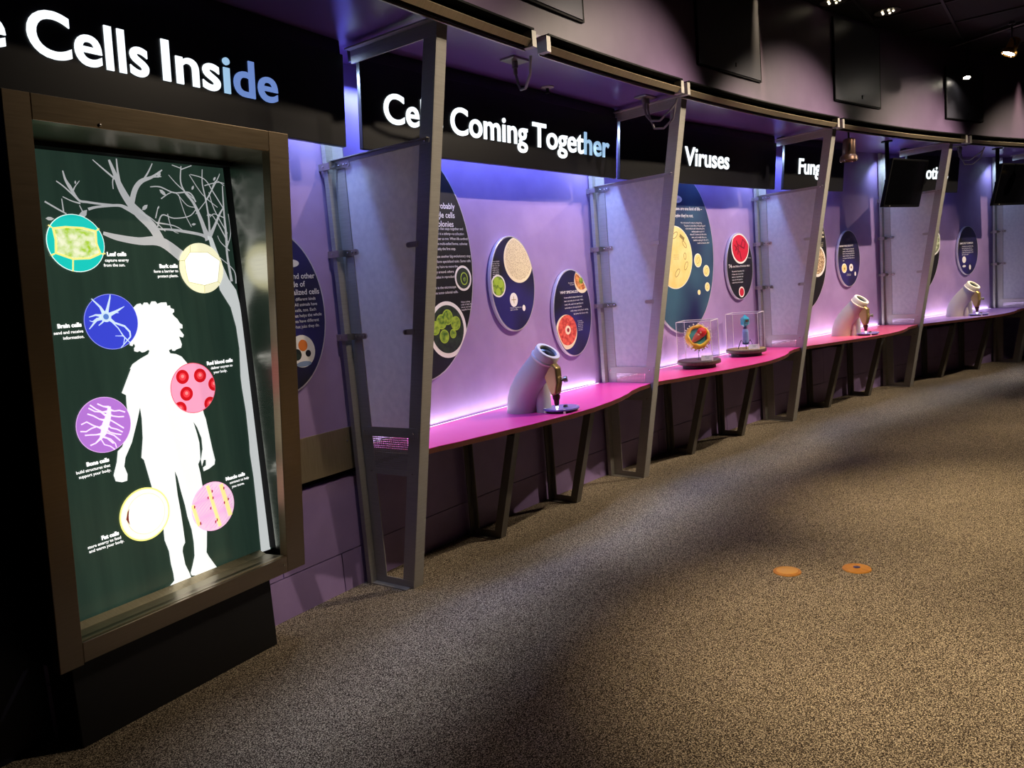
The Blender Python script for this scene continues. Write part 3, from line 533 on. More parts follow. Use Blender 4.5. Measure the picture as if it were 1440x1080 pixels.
# brain cell: blue disc with a pale neuron
x, z = -.093, 1.607; b = MB(); circ(b, E_('pale blue ring', '#8f95ee', .9), x, z, RC, .005); circ(b, E_('blue', '#3a46d6', .85), x, z, RC-.0025, .0056)
nb = E_('pale neuron', '#cfe6f8', .9)
for i, (P, wd) in enumerate([([(-.2, .2), (-.1, .45), (.05, .85), (.08, .97)], [.02, .012, .006, .003]), ([(-.2, .2), (-.35, .55), (-.62, .86)], [.02, .009, .004]), ([(-.2, .2), (.2, .35), (.55, .52)], [.02, .011, .002]), ([(-.2, .2), (-.55, .1), (-.85, -.2)], [.02, .01, .003]), ([(-.2, .2), (-.55, .28), (-.8, .22)], [.018, .007, .003]), ([(-.5, .16), (-.7, .05), (-.8, .1)], [.007, .004, .002]), ([(-.2, .2), (-.35, 0), (-.5, -.1)], [.016, .006, .003]),
        ([(-.2, .2), (.1, -.05), (.45, -.2), (.62, -.42), (.62, -.6)], [.02, .008, .008, .008, .006]), ([(.0, .0), (.2, -.25), (.35, -.55), (.6, -.85)], [.006, .004, .005, .003]), ([(.38, -.55), (.05, -.52)], [.004, .002]), ([(.4, -.6), (.3, -.9)], [.004, .002]), ([(.62, -.6), (.45, -.75), (.2, -.97)], [.006, .004, .003]), ([(.1, .33), (.3, .3)], [.006, .002])]):
    line(b, nb, uc(x, z, P), wd, .006+i*.00004)
circ(b, nb, x-.022, z+.022, .022, .0068, 20); circ(b, E_('neuron nucleus', '#5d86d8', .8), x-.022, z+.022, .012, .0072, 16)
b.build('brain_cell_picture', None, PIC)
# red blood cells
x, z = .241, 1.281; b = MB(); circ(b, E_('red ring', '#e0566a', .9), x, z, RC, .005); circ(b, E_('pink', '#f4a2c4', .9), x, z, RC-.003, .0056)
def clipc(px, pz, r, n=28):
    P = []
    for i in range(n):
        q = Vector((px+r*math.cos(2*math.pi*i/n), pz+r*math.sin(2*math.pi*i/n)))
        if q.length > .97: q = q.normalized()*.97
        P.append((q.x, q.y))
    return P
for i, (p, q) in enumerate([(-.42, .5), (.36, .45), (-.34, -.18), (.96, .02), (-.7, -.72), (.66, -.74)]):
    poly(b, E_('red cell', '#d21420', .85), x, z, clipc(p, q, .28), .006); poly(b, E_('red cell middle', '#f0404c', .9), x, z, clipc(p, q, .15), .0064); poly(b, E_('red cell core', '#fb8a8c', .95), x, z, clipc(p+.0, q+.02, .07), .0068)
b.build('blood_cell_picture', None, PIC)
# bone cells
x, z = -.186, 1.193; b = MB(); circ(b, E_('lilac ring', '#e0b4ec', .9), x, z, RC, .005); circ(b, E_('lilac', '#b878dc', .85), x, z, RC-.0025, .0056)
wl = E_('white vein', '#f6eaff', 1.0); rr = random.Random(3)
line(b, wl, uc(x, z, [(.28, .62), (.2, .3), (.05, .0), (-.08, -.3), (-.2, -.46)]), [.012, .022, .03, .024, .01], .0062)
for i in range(15):
    u = i/14; px, pz = .26-.46*u, .6-1.05*u
    for sgn in (-1, 1):
        P = [(px, pz)]; a = (.25 if sgn < 0 else -.05)-.35*u*(1 if sgn < 0 else 1.2)
        for k in range(6):
            l = P[-1]; q = Vector((l[0]+sgn*.2, l[1]+(a*.4+rr.uniform(-.12, .12))*(1 if sgn < 0 else 1)-(.06 if sgn > 0 else -.02)))
            if q.length > .93: break
            P.append((q.x, q.y))
        if len(P) > 1 and (i % 2 == (sgn > 0)): line(b, wl, uc(x, z, P), [.010]+[.005]*(len(P)-1), .006+i*.00001)
for P in ([(-.2, -.46), (-.1, -.7), (.1, -.8), (.25, -.95)], [(-.1, -.4), (.15, -.55), (.3, -.75), (.32, -.9)]): line(b, wl, uc(x, z, P), .004, .0063)
b.build('bone_cell_picture', None, PIC)
# fat cells
x, z = -.067, .782; b = MB(); circ(b, E_('yellow glow ring', '#f2ee8c', 1.0), x, z, RC, .005); circ(b, E_('ivory', '#fffbe6', 1.1), x, z, RC-.007, .0056)
circ(b, E_('cell line', '#c9b08a', .7), x+.004, z+.001, RC*.76, .006); circ(b, E_('white cell', '#fffdf0', 1.2), x+.004, z+.001, RC*.745, .0064)
poly(b, E_('maroon', '#8c3a30', .6), x, z, [(-.76, .02), (-.66, .28), (-.58, .4), (-.64, .15), (-.66, -.05), (-.64, -.25)], .0068)
b.build('fat_cell_picture', None, PIC)
# muscle cells
x, z = .263, .723; b = MB(); circ(b, E_('pink ring', '#e6a0cc', .9), x, z, RC, .005); circ(b, E_('pale pink', '#f6d2ec', .9), x, z, RC-.002, .0054)
for i in range(26):
    v = -1.3+i*.105; P = [(q, v+.55*q+.06*math.sin(q*5+i)) for q in [-.9+.2*k for k in range(10)]]; P = [p for p in P if math.hypot(*p) < .96]
    if len(P) > 1: line(b, E_('pink fibre', '#e08cd2', .8), uc(x, z, P), .0028, .0056+i*.00001)
def band(xs, w0):
    P = [(xs+.32*(-v)*.6, v) for v in [-1+.1*k for k in range(21)]]; P = [p for p in P if math.hypot(*p) < .97]; line(b, E_('yellow band', '#f8ea9a', .95), uc(x, z, P), w0, .0062)
band(.02, .018); band(.62, .022); band(-.86, .018)
for p, q in [(-.2, .4), (.02, .34), (-.14, -.05), (.02, .62), (.52, 0), (.58, .6), (.72, .1), (-.68, -.52), (-.85, .2), (0, -.66), (.08, -.6)]: poly(b, E_('crimson nucleus', '#b02848', .7), x, z, [(p-.03, q-.06), (p+.03, q-.05), (p+.04, q+.05), (p-.02, q+.06)], .0066)
b.build('muscle_cell_picture', None, PIC)
for hd, l1, l2, P, al in [('Leaf cells', 'capture energy', 'from the sun.', [(-.072, 1.875), (-.084, 1.852), (-.092, 1.832)], 'l'), ('Bark cells', 'form a barrier to', 'protect plants.', [(.243, 1.822), (.242, 1.802), (.239, 1.781)], 'r'),
        ('Brain cells', 'send and receive', 'information.', [(-.217, 1.598), (-.214, 1.574), (-.213, 1.552)], 'r'), ('Red blood cells', 'deliver oxygen to', 'your body.', [(.327, 1.374), (.345, 1.352), (.356, 1.331)], 'l'),
        ('Bone cells', 'build structures that', 'support your body.', [(-.186, 1.041), (-.185, 1.019), (-.185, .999)], 'r'), ('Fat cells', 'store energy to feed', 'and warm your body.', [(-.190, .731), (-.184, .712), (-.174, .694)], 'r'), ('Muscle cells', 'contract to help', 'you move.', [(.348, .822), (.367, .801), (.376, .780)], 'l')]:
    b = MB(); b.text(hd, *P[0], .0155, .004, al, None, .05); b.text(l1, *P[1], .0115, .004, al, None, .02); b.text(l2, *P[2], .0115, .004, al, None, .02); b.build('caption', E_txt, PIC)
# ================================================================== OVAL PANELS
FD = -.020
def oval(s0, x, z, a, b_, label, face, group):
    t = thing('oval_panel', label, 'sign panel', s0, (x, DW, z), group)
    k = MB(); k.ell(x, z, a, b_, DW+.006, FD-.001, 72); k.ell(x, z, a*.8, b_*.8, DW, DW+.007, 48); k.build('rim', M_rim, t, .002)
    f = MB(); f.ell(x, z, a-.009, b_-.009, FD-.003, FD, 72); f.build('face', face, t)
    return t
def fit(px, pz, rx, rz, C, A_, B_, n=48):
    """outline of a round photo, trimmed by the edge of its oval"""
    P = []
    for i in range(n):
        x, z = px+rx*math.cos(2*math.pi*i/n), pz+rz*math.sin(2*math.pi*i/n); q = math.hypot((x-C[0])/A_, (z-C[1])/B_)
        if q > 1: x, z = C[0]+(x-C[0])/q, C[1]+(z-C[1])/q
        P.append((x, z))
    return P
def disc(b, m, x, z, r, d, C=None, A_=0, B_=0, rz=None):
    b.use(m); b.prism(fit(x, z, r, rz or r, C or (x, z), A_ or 9, B_ or 9), 'd', FD, d)
def lines(b, L, x, z, cap, dz, al='l', off=.0, d=FD+.0012):
    for i, l in enumerate(L): b.text(l, x[i] if isinstance(x, list) else x, z-i*dz, cap, d, al, None, off)
GB, GS = 'large oval text panels on the wall', 'small oval text panels on the wall'
M_grain = noisy(mat('beige grain photograph', '#cbb88e', .5), 120, '#8d7350', '#e2d4b0', 0, None, (1, 1, 1), 2, .05, .5, .01, 'VORONOI')
M_green = noisy(mat('green colony photograph', '#6f9a2a', .5), 30, '#3f6a1c', '#a9c63e')
M_green2 = mat('lime cell rim', '#a6c53c', .5); M_darkph = noisy(mat('dark green photograph', '#16241c', .5), 25, '#101a16', '#2a3a2c')
M_red = noisy(mat('red micrograph', '#d2453c', .5), 45, '#b8322e', '#ec6a56'); M_orange = noisy(mat('orange micrograph', '#d8702c', .5), 40, '#a83e1c', '#f0b060')
M_yellow = noisy(mat('pale yellow drawing', '#ead488', .5), 8, '#e6ce7e', '#f0dc98'); M_ydark = mat('ochre drawing line', '#8d7a45', .5)
M_bright = mat('scarlet photograph', '#d01a38', .5); M_maroon = mat('maroon drawing', '#8e1226', .5); M_fung = noisy(mat('brown fungus photograph', '#b58a68', .5), 50, '#6e452c', '#e6cfa8')
# --- big oval beside the lightbox
t = oval(-.47, 0, 1.585, .316, .425, 'dark oval panel partly hidden behind the lightbox, about specialized cells', M_face, GB)
b = MB(); lines(b, ['Animals and other', 'kinds made of', 'specialized cells'], [.266, .195, .285], 1.752, .028, .0415, 'r', .012); b.build('heading', M_txt, t)
b = MB(); lines(b, ['are made of different kinds', 'of cells. All animals have', 'different cells, too. Each', 'has a job that helps the whole', 'body. Plants have different', 'cells for what jobs they do.'], [.255, .262, .250, .285, .262, .262], 1.638, .016, .0285, 'r'); b.build('body_text', M_txt, t)
b = MB(); disc(b, M_paper, .128, 1.375, .085, FD+.001, None); disc(b, mat('orange flower print', '#e07a2a', .5), .135, 1.405, .03, FD+.0016); disc(b, M_darkph, .09, 1.36, .03, FD+.0014); disc(b, mat('blue grey print', '#7f93b4', .5), .13, 1.308, .05, FD+.0018, None, 0, 0, .014); disc(b, M_face_black, .165, 1.36, .018, FD+.0017); b.build('picture', None, t)
b = MB(); disc(b, M_paper, .120, 1.832, .05, FD+.001, None, 0, 0, .02); b.build('badge', None, t)
# --- big black oval behind the first partition
t = oval(.57, 0, 1.81, .56, .735, 'large black oval panel about cells and colonies, beside the first partition frame', M_face_black, GB)
b = MB(); lines(b, ['The first life was probably', 'made of single cells', 'that formed colonies'], [.426, .418, .399], 2.155, .036, .057, 'r', .012); b.build('heading', M_txt, t)
b = MB(); lines(b, ['A group of cells that stays together and', 'divides on its own is a colony\u2014a collection', 'of cells that work together as one. When life evolved', 'from single-celled to multi-celled forms, colonies', 'were probably the first step.'], [.49, .495, .528, .52, .40], 2.021, .0165, .032, 'r')
lines(b, ['These panels illustrate another big evolutionary step:', 'cells that perform specialized tasks. Some cells', 'use tiny hairs to move the', 'colony around; others', 'specialize in reproduction.'], [.545, .538, .405, .36, .40], 1.845, .0165, .0325, 'r'); lines(b, ['Look in the microscope', 'to see some colonial cells.'], [.37, .385], 1.648, .0165, .0325, 'r'); lines(b, ['Volvox colony', 'a ball of cells that', 'live as one body', 'magnified here'], .405, 1.548, .011, .017, 'l'); b.build('body_text', M_txt, t)
b = MB(); disc(b, M_paper, .45, 1.708, .083, FD+.0008, None, 0, 0, .083); disc(b, M_darkph, .45, 1.708, .068, FD+.0013); disc(b, M_green2, .458, 1.705, .036, FD+.0018, None, 0, 0, .042); disc(b, M_darkph, .458, 1.705, .029, FD+.0022, None, 0, 0, .035); disc(b, M_green, .462, 1.70, .014, FD+.0026); b.build('small_photo', None, t)
b = MB(); disc(b, M_paper, .255, 1.385, .182, FD+.0008, (0, 1.81), .553, .728); disc(b, M_darkph, .255, 1.388, .155, FD+.0013, (0, 1.81), .545, .72)
for i, (x, z, r) in enumerate([(.20, 1.44, .048), (.26, 1.465, .05), (.335, 1.42, .046), (.215, 1.345, .044), (.135, 1.405, .045), (.30, 1.355, .03)]):
    disc(b, M_green2, x, z, r, FD+.0018+i*.0001); disc(b, M_green, x, z, r*.86, FD+.0024+i*.0001)
b.build('large_photo', None, t)
b = MB(); disc(b, M_paper, .235, 2.298, .06, FD+.001, None, 0, 0, .026); b.text('LIFE', .235, 2.292, .012, FD+.0016, 'c') if 0 else None; b.build('badge', None, t)
# --- small oval: grains
AF, BF = .247, .338
t = oval(1.53, .010, 1.648, AF, BF, 'small oval panel with a big round photograph of beige grains', M_face, GS)
C = (.01, 1.648)
b = MB(); disc(b, M_cream, .085, 1.815, .163, FD+.0008, C, AF-.01, BF-.01); disc(b, M_grain, .088, 1.822, .148, FD+.0013, C, AF-.018, BF-.018); b.build('grain_photo', None, t)
b = MB(); disc(b, M_paper, -.159, 1.640, .078, FD+.0008, C, AF-.01, BF-.01); disc(b, M_green, -.159, 1.640, .067, FD+.0013, C, AF-.02, BF-.02)
for x, z, r in [(-.175, 1.675, .028), (-.135, 1.655, .028), (-.165, 1.60, .026)]: disc(b, M_green2, x, z, r, FD+.0018)
b.build('green_photo', None, t)
b = MB(); disc(b, M_paper, -.002, 1.535, .043, FD+.001, None, 0, 0, .05); b.use(M_ydark); b.box(-.004, .0, FD+.001, FD+.0016, 1.51, 1.56); b.box(-.028, .024, FD+.001, FD+.0015, 1.534, 1.538); disc(b, M_paper, .106, 1.470, .017, FD+.001, None, 0, 0, .022); b.build('drawing', None, t)
b = MB(); lines(b, ['Grains of pollen', 'seen very close:', 'each is one cell', 'wrapped in a', 'tough coat to', 'carry it safely', 'from plant to', 'plant.'], -.208, 1.806, .0085, .0145); lines(b, ['Colonies magnified here', 'seen in the lens'], -.05, 1.475, .009, .014); b.build('body_text', M_txt, t)
# --- small oval: why specialize
t = oval(2.24, -.005, 1.390, AF, BF+.003, 'small oval panel headed Why Specialize with a red micrograph, above the first microscope', M_face, GS)
C = (-.005, 1.39)
b = MB(); disc(b, M_cream, .135, 1.635, .098, FD+.0008, C, AF-.01, BF-.01); disc(b, M_orange, .130, 1.648, .085, FD+.0013, C, AF-.018, BF-.018); disc(b, M_green, .125, 1.635, .025, FD+.0018); b.build('orange_photo', None, t)
b = MB(); disc(b, M_cream, -.108, 1.248, .135, FD+.0008, C, AF-.01, BF-.01); disc(b, M_red, -.095, 1.262, .118, FD+.0013, C, AF-.02, BF-.02); disc(b, M_cream, -.09, 1.262, .035, FD+.0017); disc(b, M_maroon, -.088, 1.262, .016, FD+.002); b.build('red_photo', None, t)
b = MB(); b.text('WHY SPECIALIZE?', -.155, 1.545, .019, FD+.0012, 'l', .235, .02); b.build('heading', M_txt, t)
b = MB(); lines(b, ['A one-celled creature does it all,', 'but it can only do so much. With', 'many cells, each can specialize so', 'some take on the special jobs', 'while others carry food, making', 'life better for all our cells.'], [-.11, -.11, -.11, -.11, -.04, .0], 1.507, .0125, .0265); lines(b, ['Look inside:', 'a cross section', 'of many cells', 'all with a job', 'to do in the', 'whole body'], .045, 1.318, .0085, .0145); lines(b, ['The inside of a', 'tiny animal'], .03, 1.62, .0085, .014, 'r'); b.build('body_text', M_txt, t)
# --- big blue oval: viruses
t = oval(3.9, 0, 1.815, .565, .745, 'large blue oval panel about viruses with a big pale yellow disc', M_face_blue, GB)
b = MB(); b.text('Viruses are one kind of life \u2013', .386, 2.215, .030, FD+.0012, 'r', None, .01); b.build('heading', M_txt, t); b = MB(); b.text('or maybe they\u2019re not.', .226, 2.151, .030, FD+.0012, 'r', None, .01); b.build('subheading', M_txt, t)
b = MB(); lines(b, ['No one knows if a virus is a living thing.', 'To grow, it must infect a living thing and', 'work inside its cell. It becomes alive,', 'making copies as part of', 'the cell. It cannot do this on its', 'own, so is it really alive, or a', 'machine waiting for the cell it', 'needs to become alive?'], [.375, .43, .418, .41, .445, .445, .48, .49], 2.092, .0155, .0272, 'r'); b.build('body_text', M_txt, t)
b = MB(); disc(b, M_paper, -.115, 1.783, .290, FD+.0008, (0, 1.815), .557, .737); disc(b, M_yellow, -.115, 1.783, .283, FD+.0014, (0, 1.815), .55, .73)
def loop(x, z, rx, rz, an, w=.006): 
    P = [(x+rx*math.cos(q)*math.cos(an)-rz*math.sin(q)*math.sin(an), z+rx*math.cos(q)*math.sin(an)+rz*math.sin(q)*math.cos(an)) for q in [2*math.pi*k/16 for k in range(17)]]; line(b, M_ydark, P, w, FD+.0020)
for q in [(-.10, 1.985, .05, .022, .5), (.05, 1.90, .045, .018, -.7), (.06, 1.70, .045, .022, .9), (-.09, 1.64, .05, .022, .7), (.05, 1.79, .02, .03, 0)]: loop(*q)
line(b, M_ydark, [(-.02, 1.985), (.05, 1.945)], .032, FD+.0022)
for i in range(3): b.use(M_ydark); b.text('virus on a cell', -.14, 1.80-.018*i, .010, FD+.002)
b.build('yellow_disc', None, t)
for i, (x, z, r) in enumerate([(.272, 1.744, .066), (.413, 1.639, .056), (.417, 1.484, .043), (.264, 1.44, .024)]):
    b = MB(); disc(b, M_paper, x, z, r, FD+.001, (0, 1.815), .55, .73); disc(b, M_yellow, x, z, r*.88, FD+.0015); loop(x, z, r*.3, r*.5, -.6, .004) if r > .03 else None; b.build('drawing_disc', None, t)
b = MB(); disc(b, M_paper, -.03, 2.313, .08, FD+.001, None, 0, 0, .034); b.use(M_ydark); b.text('VIRUSES', -.03, 2.303, .018, FD+.0016, 'c'); b.build('badge', None, t)
# --- small oval: bacteria-attacking virus
t = oval(4.93, -.003, 1.660, AF, BF+.002, 'small oval panel with a scarlet round picture, above the blue virus model case', M_face_black, GS)
C = (-.003, 1.66)
b = MB(); disc(b, M_paper, .012, 1.850, .165, FD+.0008, C, AF-.008, BF-.008); disc(b, M_bright, .014, 1.856, .152, FD+.0013, C, AF-.02, BF-.02)
for P in ([(-.08, 1.82), (-.03, 1.88), (.02, 1.86), (.06, 1.93), (.11, 1.90), (.08, 1.84), (.02, 1.86)], [(-.1, 1.88), (-.05, 1.84), (0, 1.80), (.02, 1.73)], [(-.06, 1.92), (-.02, 1.85), (-.04, 1.78)]): line(b, M_maroon, P, .016, FD+.0020+.0002*len(P))
b.build('scarlet_picture', None, t)
b = MB(); b.text('T4', -.22, 1.648, .036, FD+.0012, 'l', None, .01); b.build('number', M_txt, t); b = MB(); b.text('A BACTERIA-ATTACKING VIRUS', -.155, 1.652, .016, FD+.0012, 'l', .33, .012); b.build('heading', M_txt, t)
b = MB(); lines(b, ['The world of bacteria is full', 'of these tiny viruses. Each', 'lands on a bacterium and', 'injects its own genes to', 'make many more copies'], -.165, 1.605, .014, .028); b.text('T4 virus', .15, 1.735, .011, FD+.0012); b.build('body_text', M_txt, t)
b = MB(); disc(b, M_paper, .004, 1.397, .053, FD+.0008, None, 0, 0, .055); disc(b, M_bright, .004, 1.397, .041, FD+.0013); b.build('small_picture', None, t)
# --- fungi bay
t = oval(6.15, 0, 1.75, .55, .66, 'large dark oval panel with a brown fungus photograph, half hidden behind a partition leg', M_face_black, GB)
b = MB(); disc(b, M_paper, .33, 1.655, .182, FD+.0008, (0, 1.75), .543, .65); disc(b, M_fung, .335, 1.66, .155, FD+.0013, (0, 1.75), .53, .64); b.build('fungus_photo', None, t)
b = MB(); lines(b, ['Fungi are', 'some of the', 'oldest living', 'things alive'], [.42, .46, .485, .49], 2.07, .028, .05, 'r', .01); lines(b, ['Mushrooms', 'and moulds', 'are fungi'], .47, 1.86, .012, .02, 'r'); b.build('heading', M_cream, t)
t = oval(7.18, -.010, 1.656, AF, BF, 'small dark oval panel with two pale discs, above the middle microscope', M_face, GS)
b = MB(); b.text('GOOD FUNGI GROW IT', -.217, 1.800, .019, FD+.0012, 'l', .30, .02); b.build('heading', M_txt, t)
b = MB(); lines(b, ['Helpful fungi live in the soil', 'among roots and feed trees.', 'Some bake bread and others', 'make medicines that heal us', 'or cheese with blue veins to', 'eat.'], [-.15, -.15, -.15, -.15, -.15, -.15], 1.765, .0155, .027); lines(b, ['Yeast seen here', 'by microscope'], -.075, 1.468, .010, .016); b.build('body_text', M_txt, t)
b = MB(); disc(b, M_paper, -.124, 1.546, .056, FD+.0008); disc(b, M_yellow, -.124, 1.546, .047, FD+.0013); disc(b, M_ydark, -.12, 1.54, .014, FD+.0018); disc(b, M_paper, .029, 1.547, .044, FD+.0008); disc(b, M_ydark, .029, 1.55, .014, FD+.0013); disc(b, M_paper, .115, 1.468, .018, FD+.0008, None, 0, 0, .026); b.build('drawing', None, t)
# --- protists bay
t = oval(8.74, 0, 1.80, .545, .69, 'black oval panel with a green photograph, mostly hidden behind the leg below the Protists sign', M_face_black, GB)
b = MB(); disc(b, M_paper, .38, 1.79, .175, FD+.0008, (0, 1.80), .54, .68); disc(b, noisy(mat('pale green photograph', '#a9b48a', .5), 40, '#5c6a48', '#d4dcb4'), .385, 1.79, .15, FD+.0013, (0, 1.80), .53, .67); b.build('photo', None, t)
t = oval(9.94, 0.0, 1.643, AF, BF, 'small oval panel with white text above the farthest microscope', M_face, GS)
b = MB(); b.text('SIMPLE BUT COMPLEX', -.20, 1.735, .022, FD+.0012, 'l', .32, .02); b.build('heading', M_txt, t)
b = MB(); lines(b, ['A protist is one cell that eats,', 'moves and grows all on its', 'own. Many live in ponds and', 'puddles and some glow in the', 'dark sea by night.'], -.15, 1.695, .0155, .028); b.build('body_text', M_txt, t)
b = MB(); disc(b, M_paper, -.10, 1.52, .045, FD+.0008); disc(b, M_paper, -.10, 1.43, .04, FD+.0008, None, 0, 0, .016); disc(b, M_paper, .04, 1.41, .022, FD+.0008, None, 0, 0, .035); b.build('drawing', None, t)
# ================================================================== MICROSCOPES
def microscope(s0, label):
    z = ZC; t = thing('display_microscope', label, 'microscope', s0, (0, .22, z), 'leaning display microscopes on the counters')
    P, rr = [], []
    A = Vector((0, .525, 1.165)); axis = Vector((0, .60, .80)).normalized()
    pts = [((0, .215, z), .109), ((0, .220, z+.03), .110), ((0, .230, z+.08), .112), ((0, .254, z+.14), .111), ((0, .292, z+.20), .107), ((0, .338, z+.255), .100), ((0, .386, z+.31), .092), ((0, .430, z+.36), .085)]
    b = MB(); C = []
    for i, (p, r) in enumerate(pts):
        nrm = Vector((0, 0, 1)).lerp(axis, min(1, max(0, i-.5)/5)).normalized(); u = Vector((1, 0, 0)); v = nrm.cross(u)
        C.append([Vector(p)+(u*math.cos(2*math.pi*k/32)*.92+v*math.sin(2*math.pi*k/32))*r for k in range(32)])
    b.sm = True; b.rings(C); b.sm = False; b.build('body', M_body, t)
    o = Vector(pts[-1][0])
    b = MB(); b.lathe([(.080, -.012), (.091, -.006), (.093, .006), (.086, .012), (.086, .056), (.082, .063), (.060, .063), (.058, .046)], o, axis, 36); b.build('lens_ring', M_white, t)
    b = MB(); b.lathe([(.059, .040), (.059, .048), (.035, .053), (.01, .055)], o, axis, 32); b.build('lens', M_lens, t)
    # rear pillar, nose piece, focus knob, objective
    b = MB(); b.lathe([(.052, 0), (.050, .10), (.046, .17), (.040, .20)], (.035, .372, z), (0, 0, 1), 24); b.build('pillar', M_body, t)
    hx = lambda x0, x1, pr: MB().prism(pr, 'x', x0, x1)
    b = hx(-.030, .034, [(.430, z+.25), (.50, z+.335), (.540, z+.30), (.543, z+.20), (.525, z+.125), (.485, z+.115), (.465, z+.16)]); b.build('nose_piece', M_gold, t, .014, seg=4)
    b = MB(); b.lathe([(.010, 0), (.010, .012), (.020, .014), (.020, .036), (.016, .039)], (.022, .540, z+.215), (.45, .85, .2), 20); b.build('focus_knob', M_zinc, t)
    b = MB(); b.lathe([(.026, .120), (.024, .098), (.018, .085), (.016, .060), (.010, .048)], (.002, .503, z), (0, 0, 1), 20); b.build('objective', M_objective, t)
    b = MB(); b.lathe([(.009, .046), (.010, .040), (.006, .030)], (.002, .503, z), (0, 0, 1), 14); b.build('light_tip', mat('glowing objective tip', '#ffffff', .3, 0, 4), t)['label'] = 'glowing white tip under the objective'
    b = MB(); b.lathe([(.118, .016), (.120, .018), (.120, .026), (.118, .028)], (.075, .485, z), (0, 0, 1), 40); b.build('stage_disc', M_bluedisc, t)
    b = MB(); b.lathe([(.105, .006), (.105, .0155)], (.075, .485, z), (0, 0, 1), 40); b.build('stage_base', M_black, t)
    for k in range(4):
        a = math.pi*(.25+k/2); b = MB(); b.lathe([(.008, 0), (.008, .030)], (.075+.110*math.cos(a), .485+.110*math.sin(a), z), (0, 0, 1), 12); b.build('stage_foot', M_acedge, t)
    b = MB(); b.lathe([(.016, .028), (.014, .036), (.009, .040)], (.095, .505, z), (0, 0, 1), 16); b.build('stage_knob', M_black, t)
    return t
m0 = microscope(1.235, 'leaning grey microscope on the first, hot pink counter')
dup(m0, 6.53, 'leaning microscope on the pink counter under the Fungi sign')
dup(m0, 9.18, 'leaning microscope on the violet-tinted counter, farthest of the three')
# ================================================================== VIRUS MODELS IN CLEAR CASES
def _acr():
    N, L, b = nodes(M_acrylic); out = [n for n in N if n.type == 'OUTPUT_MATERIAL'][0]
    tr = N.new('ShaderNodeBsdfTransparent'); tr.inputs['Color'].default_value = (.965, .95, .965, 1); gl = N.new('ShaderNodeBsdfGlossy'); gl.inputs['Roughness'].default_value = .03
    lw = N.new('ShaderNodeLayerWeight'); lw.inputs['Blend'].default_value = .12; fr = N.new('ShaderNodeMath'); fr.operation = 'MULTIPLY_ADD'; fr.inputs[1].default_value = .35; fr.inputs[2].default_value = .03; L.new(lw.outputs['Facing'], fr.inputs[0]); mx = N.new('ShaderNodeMixShader')
    L.new(fr.outputs[0], mx.inputs[0]); L.new(tr.outputs[0], mx.inputs[1]); L.new(gl.outputs[0], mx.inputs[2]); L.new(mx.outputs[0], out.inputs['Surface'])
_acr()
M_base = noisy(mat('dark wood turntable', '#4c4038', .4), 12, '#453a33', '#564a41', .05, None, (1, 8, 1)); M_sand = noisy(mat('sandy turntable top', '#a8915e', .6), 40, '#93804f', '#bda672')
def case(s0, dc, zc, label, top):
    t = thing('acrylic_case', label, 'display case', s0, (0, dc, ZC), 'clear display cases on turntables', .30)
    b = MB(); b.lathe([(.145, 0), (.145, .033)], (0, dc, ZC), (0, 0, 1), 48); b.build('pedestal', M_black, t)
    b = MB(); b.lathe([(.180, .033), (.190, .037), (.192, .046), (.190, .052), (.192, .057), (.190, .066), (.186, .069)], (0, dc, ZC), (0, 0, 1), 56); b.build('turntable', M_base, t)
    b = MB(); b.lathe([(.183, .069), (.183, .0705)], (0, dc, ZC), (0, 0, 1), 56); b.build('turntable_top', top, t)
    z0, z1, hx, hd, th = ZC+.071, ZC+.071+zc, .138, .152, .004
    b = MB()
    for q in [(-hx, hx, dc-hd, dc-hd+th, z0, z1), (-hx, hx, dc+hd-th, dc+hd, z0, z1), (-hx, -hx+th, dc-hd+th, dc+hd-th, z0, z1), (hx-th, hx, dc-hd+th, dc+hd-th, z0, z1), (-hx, hx, dc-hd, dc+hd, z1+.0002, z1+th)]: b.box(*q)
    b.build('acrylic_cover', M_acrylic, t)
    b = MB(); e = .0022
    for x in (-hx, hx):
        for d in (dc-hd, dc+hd): b.box(x-e, x+e, d-e, d+e, z0, z1+th)
    for d in (dc-hd, dc+hd): b.box(-hx, hx, d-e, d+e, z1-e*.3, z1+th+e*.6)
    for x in (-hx, hx): b.box(x-e, x+e, dc-hd, dc+hd, z1-e*.3, z1+th+e*.6)
    b.build('cover_edge', M_acedge, t)
    return t
M_vy = noisy(mat('yellow model resin', '#f2cc1c', .35), 14, '#f0b210', '#fae436'); M_vt = mat('teal model resin', '#3fa29a', .35); M_vr = mat('red model resin', '#ea2a20', .35); M_vo = mat('orange model resin', '#e4704a', .4); M_vw = mat('white model knob', '#efe6e2', .3)
SC1, DC1, SC2, DC2 = 3.63, .27, 4.55, .23
case(SC1, DC1, .345, 'clear case on a dark round turntable holding the yellow virus model', M_base)
case(SC2, DC2, .345, 'clear case on a sandy-topped turntable holding the blue virus model', M_sand)
